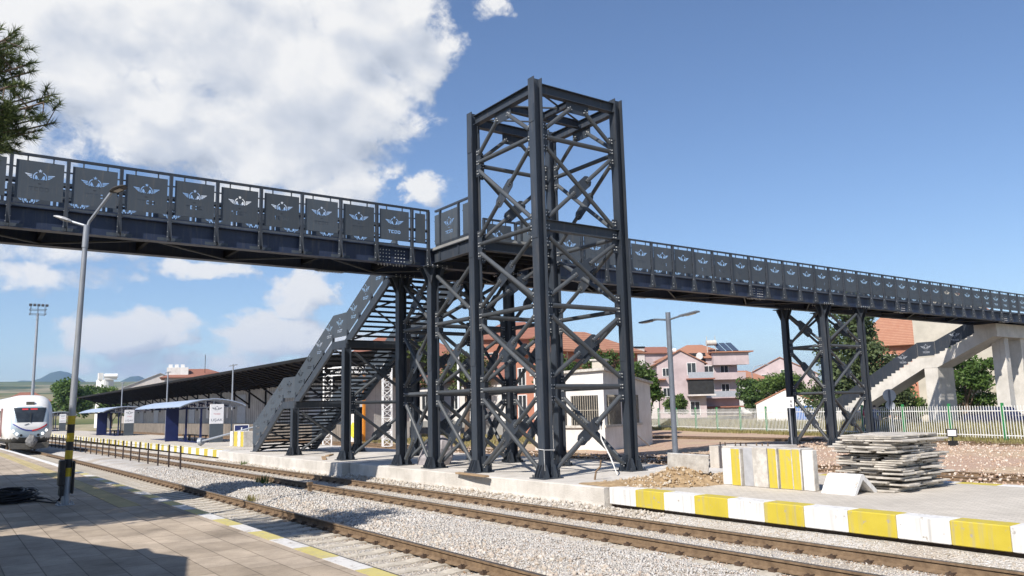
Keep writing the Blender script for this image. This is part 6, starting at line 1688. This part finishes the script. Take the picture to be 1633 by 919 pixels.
# near pine, mostly left of the frame
def near_pine():
    t = thing('pine_tree','pine branch with long needles reaching in beside the near platform, upper left','tree',(-3.0,14.9,.42))
    g = np.random.default_rng(77); lo = Vector((-3.0,14.9,.42)); tufts = []
    mb = MB(); mb.tube([(0,0,-.1),(.1,0,2.6),(.0,.1,5.4),(.05,0,9.6)],[.26,.22,.16,.04],10)
    # boughs: end points (world)
    ends = [(.86,14.05,7.70),(1.15,14.0,7.35),(1.18,14.1,6.92),(.98,13.9,6.70),(.62,14.0,8.05),(.78,13.8,7.15),(.55,13.6,6.62),(.38,14.0,6.32),(.30,13.7,7.75),(.45,14.3,7.35),(.20,14.0,6.05),(.15,14.5,8.3),(.05,13.3,6.9),(.62,14.25,6.95)]
    for i in range(46):
        d = g.standard_normal(3); d /= np.linalg.norm(d); e = np.array([-2.9,14.9,7.3])+d*np.array([2.9,2.6,1.8])*g.uniform(.7,1.0)
        if e[0] < -.1: ends.append(tuple(e))
    for i in range(95):
        z = g.uniform(5.95,8.2); xm = 1.1-.9*abs((z-7.15)/1.25)**1.6; ends.append((g.uniform(-.9,max(.0,xm)), g.uniform(13.3,14.7), z))
    for e in ends:
        e = Vector(e)-lo; zb = max(4.6, e.z-1.2-.25*e.xy.length); m = Vector((e.x*.55,e.y*.55,(zb+e.z)/2+.15))
        mb.tube([(0,0,zb),m,e],[.06,.035,.012],5)
        for k in range(20):
            f = g.uniform(.45,1.0); p = (m.lerp(e,(f-.5)*2) if f > .5 else m); o = Vector(g.standard_normal(3)*.20*(1.25-f*.6)); q = p+o
            mb.tube([p,q],[.01,.006],4); tufts.append((q,(o.normalized()+ (e-m).normalized()*.6+Vector((0,0,.35))).normalized()))
        tufts.append((e,(e-m).normalized()))
    mb.build('trunk',[M['trunk']],t,local=True)
    V = []; 
    for q,d in tufts:
        d = np.array(d); n = 60
        for i in range(n):
            v = g.standard_normal(3); v /= np.linalg.norm(v); v = v*.85+d*.75; v /= np.linalg.norm(v); L = g.uniform(.10,.18); b = np.array(q)+d*g.uniform(-.12,.06); s = np.cross(v,g.standard_normal(3)); s = s/np.linalg.norm(s)*.0065
            V += [b-s,b+s,b+v*L]
    V = np.array(V); n = len(V)//3
    me = bpy.data.meshes.new('crown'); me.vertices.add(3*n); me.vertices.foreach_set('co',V.ravel()); me.loops.add(3*n); me.loops.foreach_set('vertex_index',np.arange(3*n,dtype=np.int32)); me.polygons.add(n)
    me.polygons.foreach_set('loop_start',np.arange(0,3*n,3,dtype=np.int32)); me.polygons.foreach_set('loop_total',np.full(n,3,dtype=np.int32)); me.update(); me.materials.append(M['leaf_pine']); link('crown',me,t)
near_pine()
for (y_,r_,h_,lab,sd) in ((17.4,2.7,7.2,'leafy platform tree beside the pine whose shade falls on the near paving',33),(20.9,3.0,7.4,'second leafy platform tree beyond the pine, shading the paving by the lamp',31),(24.6,3.0,7.6,'third leafy platform tree beyond the pine, level with the lamp',34),(28.6,3.0,7.2,'farthest leafy platform tree shading the paving beyond the lamp',32)):
    tree('tree',lab,(-3.1-.08*(y_-17),y_,.42),h_,r_,1.9,M['leaf_dark'],14000,.27,sd,trunk_r=.17,nc=70,group='trees along the back of the near platform')

# ------------------------------------------------------------------ far hills
az = np.radians(np.linspace(-25,95,240)); rr = np.concatenate([np.linspace(330,3000,40),np.linspace(3150,8200,50)])
AZ,RR = np.meshgrid(az,rr); X = RR*np.sin(AZ); Y = RR*np.cos(AZ); d = np.degrees(AZ)
left = np.clip((38-d)/18,0,1)
Zf = 125*np.clip((RR-330)/2700,0,1)**1.1*(.55+.45*left) + 14*fnoise(X,Y,.0012,71)*np.clip((RR-330)/1500,0,1)*2
def hump(c,w,h): return h*np.exp(-((d-c)/w)**2)
ridge = 215+hump(6.2,1.5,150)+hump(3.9,.8,60)+hump(10.4,1.2,115)+hump(14,1.5,60)+hump(17.5,1.8,95)+hump(0,2,60)+hump(30,8,20)+30*fnoise(d*60,d*0,.02,81)
Zr = (ridge*(.72+.28*left))*np.exp(-((RR-7000)/1500)**2)
Z = np.maximum(Zf*np.clip((5200-RR)/1800,0.25,1), Zr)-3
m, nt, b = nmat('far_hills'); N = nt.nodes; L = nt.links
tc = N.new('ShaderNodeTexCoord'); vo = N.new('ShaderNodeTexVoronoi'); vo.inputs['Scale'].default_value=.006; L.new(tc.outputs['Object'],vo.inputs['Vector'])
cr = N.new('ShaderNodeValToRGB'); e = cr.color_ramp.elements; e[0].color=(.10,.13,.05,1); e[1].color=(.28,.24,.15,1); e.new(.35).color=(.15,.16,.07,1); e.new(.65).color=(.22,.20,.11,1)
sp = N.new('ShaderNodeSeparateColor'); L.new(vo.outputs['Color'],sp.inputs[0]); L.new(sp.outputs[0],cr.inputs['Fac'])
n1 = N.new('ShaderNodeTexNoise'); n1.inputs['Scale'].default_value=.004; n1.inputs['Detail'].default_value=8; L.new(tc.outputs['Object'],n1.inputs['Vector'])
sx = N.new('ShaderNodeSeparateXYZ'); L.new(tc.outputs['Object'],sx.inputs[0])
mr = N.new('ShaderNodeMapRange'); mr.inputs['From Min'].default_value=110; mr.inputs['From Max'].default_value=190; L.new(sx.outputs['Z'],mr.inputs['Value'])
c = mix_node(nt, cr.outputs[0], (.04,.06,.03), mr.outputs[0]); 
r2 = N.new('ShaderNodeMapRange'); r2.inputs['From Min'].default_value=.5; r2.inputs['From Max'].default_value=.6; L.new(n1.outputs['Fac'],r2.inputs['Value'])
c = mix_node(nt, c, (.05,.075,.03), r2.outputs[0]); L.new(c,b.inputs['Base Color']); b.inputs['Roughness'].default_value=1; b.inputs['Specular IOR Level'].default_value=0
grid_mesh('hills',X,Y,Z,m)

# ------------------------------------------------------------------ camera
cam = bpy.data.cameras.new('camera'); co = bpy.data.objects.new('camera',cam); COL.objects.link(co)
Uv = Vector((-0.067391,-0.135219,0.988521)); Fv = Vector((0.578360,0.802034,0.149139)); Rv = Vector((0.812994,-0.581771,-0.024155))
Mx = Matrix(((Rv.x,Uv.x,-Fv.x,0),(Rv.y,Uv.y,-Fv.y,0),(Rv.z,Uv.z,-Fv.z,2.26),(0,0,0,1)))
co.matrix_world = Mx
cam.sensor_fit = 'HORIZONTAL'; cam.sensor_width = 36; cam.lens = 1268.368*36/1633; cam.clip_start=.05; cam.clip_end = 30000
SC.camera = co

# ------------------------------------------------------------------ sun and sky
LD_ = Vector((1.03,.43,-1.0)).normalized()
sl = bpy.data.lights.new('sun','SUN'); sl.energy = 5.0; sl.angle = rad(.53); sl.color = (1,.945,.87)
so = bpy.data.objects.new('sun',sl); COL.objects.link(so); so.rotation_euler = LD_.to_track_quat('-Z','Y').to_euler()
elev = math.asin(-LD_.z); srot = math.atan2(-LD_.x,-LD_.y)
w = bpy.data.worlds.new('World'); SC.world = w; w.use_nodes = True
nt = w.node_tree; N = nt.nodes; L = nt.links; bg = N['Background']
sky = N.new('ShaderNodeTexSky'); sky.sky_type='NISHITA'; sky.sun_disc=False; sky.sun_elevation=elev; sky.sun_rotation=srot; sky.altitude=900; sky.air_density=1.0; sky.dust_density=.6; sky.ozone_density=1.6
def mth(op,a,b=None,c=None):
    n = N.new('ShaderNodeMath'); n.operation = op
    for i,s in enumerate((a,b,c)):
        if s is None: continue
        if isinstance(s,(int,float)): n.inputs[i].default_value = s
        else: L.new(s,n.inputs[i])
    return n.outputs[0]
tc = N.new('ShaderNodeTexCoord'); sx = N.new('ShaderNodeSeparateXYZ'); L.new(tc.outputs['Generated'],sx.inputs[0])
azn = mth('MULTIPLY',mth('ARCTAN2',sx.outputs[0],sx.outputs[1]),180/math.pi)
eln = mth('MULTIPLY',mth('ARCSINE',sx.outputs[2]),180/math.pi)
# cloud bank: (azimuth, elevation, half-width, half-height, weight)
CL = [(4,23,9,5,1),(15,25.8,12,5.5,1.05),(25.5,27,6.5,5.5,1),(22,21.5,8,4.2,1.1),(12,19.3,7,3.2,1),(29,24.6,3.0,3.2,.9),(18.5,18.6,9,3.4,1.05),(24.3,15.9,3.0,2.6,.95),(17.5,15.0,4,1.3,.5),(3,17,4,3,.5),(5,11.5,6,1.6,.42),(14,11.3,6,1.0,.35),
      (29.6,15.6,1.7,1.6,.8),(20.6,8.5,3.0,1.5,.9),(14.2,9.8,3.6,1.0,.8),(9.5,5.4,4.8,1.8,1.0),(19.5,5.3,4.6,2.0,1.0),(23,4.4,4,1.8,.8),(4.6,9.0,5,1.0,.5),(35,28.2,1.6,1.0,.6),(14,3.2,10,.8,.4),
      (-25,22,12,6,.9),(12,38,14,6,.9)]
grp = bpy.data.node_groups.new('cloud_density','ShaderNodeTree')
grp.interface.new_socket('az',in_out='INPUT',socket_type='NodeSocketFloat'); grp.interface.new_socket('el',in_out='INPUT',socket_type='NodeSocketFloat'); grp.interface.new_socket('density',in_out='OUTPUT',socket_type='NodeSocketFloat')
GN = grp.nodes; GL = grp.links; gi = GN.new('NodeGroupInput'); go = GN.new('NodeGroupOutput')
def gm(op,a,b=None):
    n = GN.new('ShaderNodeMath'); n.operation=op
    for i,s in enumerate((a,b)):
        if s is None: continue
        if isinstance(s,(int,float)): n.inputs[i].default_value=s
        else: GL.new(s,n.inputs[i])
    return n.outputs[0]
grp.interface.new_socket('soft',in_out='OUTPUT',socket_type='NodeSocketFloat')
cv = GN.new('ShaderNodeCombineXYZ'); GL.new(gi.outputs[0],cv.inputs[0]); GL.new(gm('MULTIPLY',gi.outputs[1],1.3),cv.inputs[1])
wn = GN.new('ShaderNodeTexNoise'); wn.inputs['Scale'].default_value=.22; wn.inputs['Detail'].default_value=5; wn.inputs['Roughness'].default_value=.6; GL.new(cv.outputs[0],wn.inputs['Vector'])
ws = GN.new('ShaderNodeSeparateColor'); GL.new(wn.outputs['Color'],ws.inputs[0])
wa_ = gm('ADD',gi.outputs[0],gm('MULTIPLY',gm('SUBTRACT',ws.outputs[0],.5),6.5)); we_ = gm('ADD',gi.outputs[1],gm('MULTIPLY',gm('SUBTRACT',ws.outputs[1],.5),3.6))
tot = None
for (a,e_,wa,we,wt) in CL:
    dx = gm('DIVIDE',gm('SUBTRACT',wa_,a),wa); dy = gm('DIVIDE',gm('SUBTRACT',we_,e_),we)
    v = gm('MULTIPLY',gm('SUBTRACT',1.0,gm('ADD',gm('MULTIPLY',dx,dx),gm('MULTIPLY',dy,dy))),wt)
    tot = v if tot is None else gm('SMOOTH_MAX',tot,v)
    if tot.node.operation == 'SMOOTH_MAX': tot.node.inputs[2].default_value=.3
tot = gm('MAXIMUM',gm('MINIMUM',gm('MULTIPLY',tot,1.7),1.35),-1.5)
n1 = GN.new('ShaderNodeTexNoise'); n1.inputs['Scale'].default_value=.34; n1.inputs['Detail'].default_value=10; n1.inputs['Roughness'].default_value=.64; n1.inputs['Distortion'].default_value=.35; GL.new(cv.outputs[0],n1.inputs['Vector'])
n2 = GN.new('ShaderNodeTexNoise'); n2.inputs['Scale'].default_value=.16; n2.inputs['Detail'].default_value=2.5; n2.inputs['Roughness'].default_value=.5; GL.new(cv.outputs[0],n2.inputs['Vector'])
GL.new(gm('ADD',tot,gm('MULTIPLY',gm('SUBTRACT',n1.outputs['Fac'],.5),3.4)),go.inputs[0])
GL.new(gm('ADD',gm('MULTIPLY',tot,.8),gm('ADD',gm('MULTIPLY',gm('SUBTRACT',n2.outputs['Fac'],.5),2.6),gm('MULTIPLY',gm('SUBTRACT',n1.outputs['Fac'],.5),.9))),go.inputs[1])
def dens(a,e_):
    g = N.new('ShaderNodeGroup'); g.node_tree = grp
    for i,s in enumerate((a,e_)): L.new(s,g.inputs[i])
    return g.outputs[0], g.outputs[1]
d0,s0 = dens(azn,eln); d1,s1 = dens(mth('SUBTRACT',azn,1.1),mth('ADD',eln,1.5))
al = N.new('ShaderNodeMapRange'); al.interpolation_type='SMOOTHSTEP'; al.inputs['From Min'].default_value=-.25; al.inputs['From Max'].default_value=.85; L.new(d0,al.inputs['Value'])
sh = mth('MULTIPLY',mth('SUBTRACT',s0,s1),.5)
thick = N.new('ShaderNodeMapRange'); thick.interpolation_type='SMOOTHSTEP'; thick.inputs['From Min'].default_value=.5; thick.inputs['From Max'].default_value=1.9; thick.inputs['To Min'].default_value=0; thick.inputs['To Max'].default_value=.26; L.new(s0,thick.inputs['Value'])
br = mth('SUBTRACT',mth('ADD',.95,sh),thick.outputs[0])
bc = N.new('ShaderNodeClamp'); bc.inputs['Min'].default_value=.45; bc.inputs['Max'].default_value=1.08; L.new(br,bc.inputs['Value'])
cr = N.new('ShaderNodeValToRGB'); e = cr.color_ramp.elements; e[0].position=.42; e[0].color=(.46,.51,.60,1); e[1].position=1.0; e[1].color=(1.0,.99,.97,1); e.new(.70).color=(.68,.72,.79,1); L.new(bc.outputs[0],cr.inputs['Fac'])
cm = N.new('ShaderNodeVectorMath'); cm.operation='SCALE'; cm.inputs['Scale'].default_value=10.0; L.new(cr.outputs[0],cm.inputs[0])
hs = N.new('ShaderNodeHueSaturation'); hs.inputs['Hue'].default_value=.505; hs.inputs['Saturation'].default_value=1.1; hs.inputs['Value'].default_value=1.48; L.new(sky.outputs[0],hs.inputs['Color'])
mx = N.new('ShaderNodeMix'); mx.data_type='RGBA'; L.new(al.outputs[0],mx.inputs[0]); L.new(hs.outputs[0],mx.inputs[6]); L.new(cm.outputs[0],mx.inputs[7])
L.new(mx.outputs[2],bg.inputs['Color']); bg.inputs['Strength'].default_value = .068

# ------------------------------------------------------------------ air
if 0.00012 > 0:
    mb = MB(); mb.box(-3900,8700,-1200,8700,-5,432); hz = mb.build('haze', [], None); hz['kind']='stuff'; hz['label']='thin pale summer haze over the plain and hills'; hz['category']='haze'
    hm = bpy.data.materials.new('haze_air'); hm.use_nodes = True; hn = hm.node_tree; hn.nodes.clear(); ho = hn.nodes.new('ShaderNodeOutputMaterial'); pv = hn.nodes.new('ShaderNodeVolumePrincipled')
    pv.inputs['Color'].default_value=(.45,.64,1,1); pv.inputs['Density'].default_value=0.00012; pv.inputs['Anisotropy'].default_value=.3; hn.links.new(pv.outputs[0],ho.inputs['Volume'])
    hz.data.materials.clear(); hz.data.materials.append(hm)

SC.render.engine = 'CYCLES'
SC.cycles.max_bounces = 6; SC.cycles.diffuse_bounces = 3; SC.cycles.glossy_bounces = 3; SC.cycles.transmission_bounces = 3; SC.cycles.transparent_max_bounces = 4; SC.cycles.volume_bounces = 1
SC.cycles.use_adaptive_sampling = True; SC.cycles.use_denoising = True
SC.view_settings.view_transform = 'Standard'; SC.view_settings.look = 'None'; SC.view_settings.exposure = 0.5; SC.view_settings.gamma = 1; SC.view_settings.use_curve_mapping = False
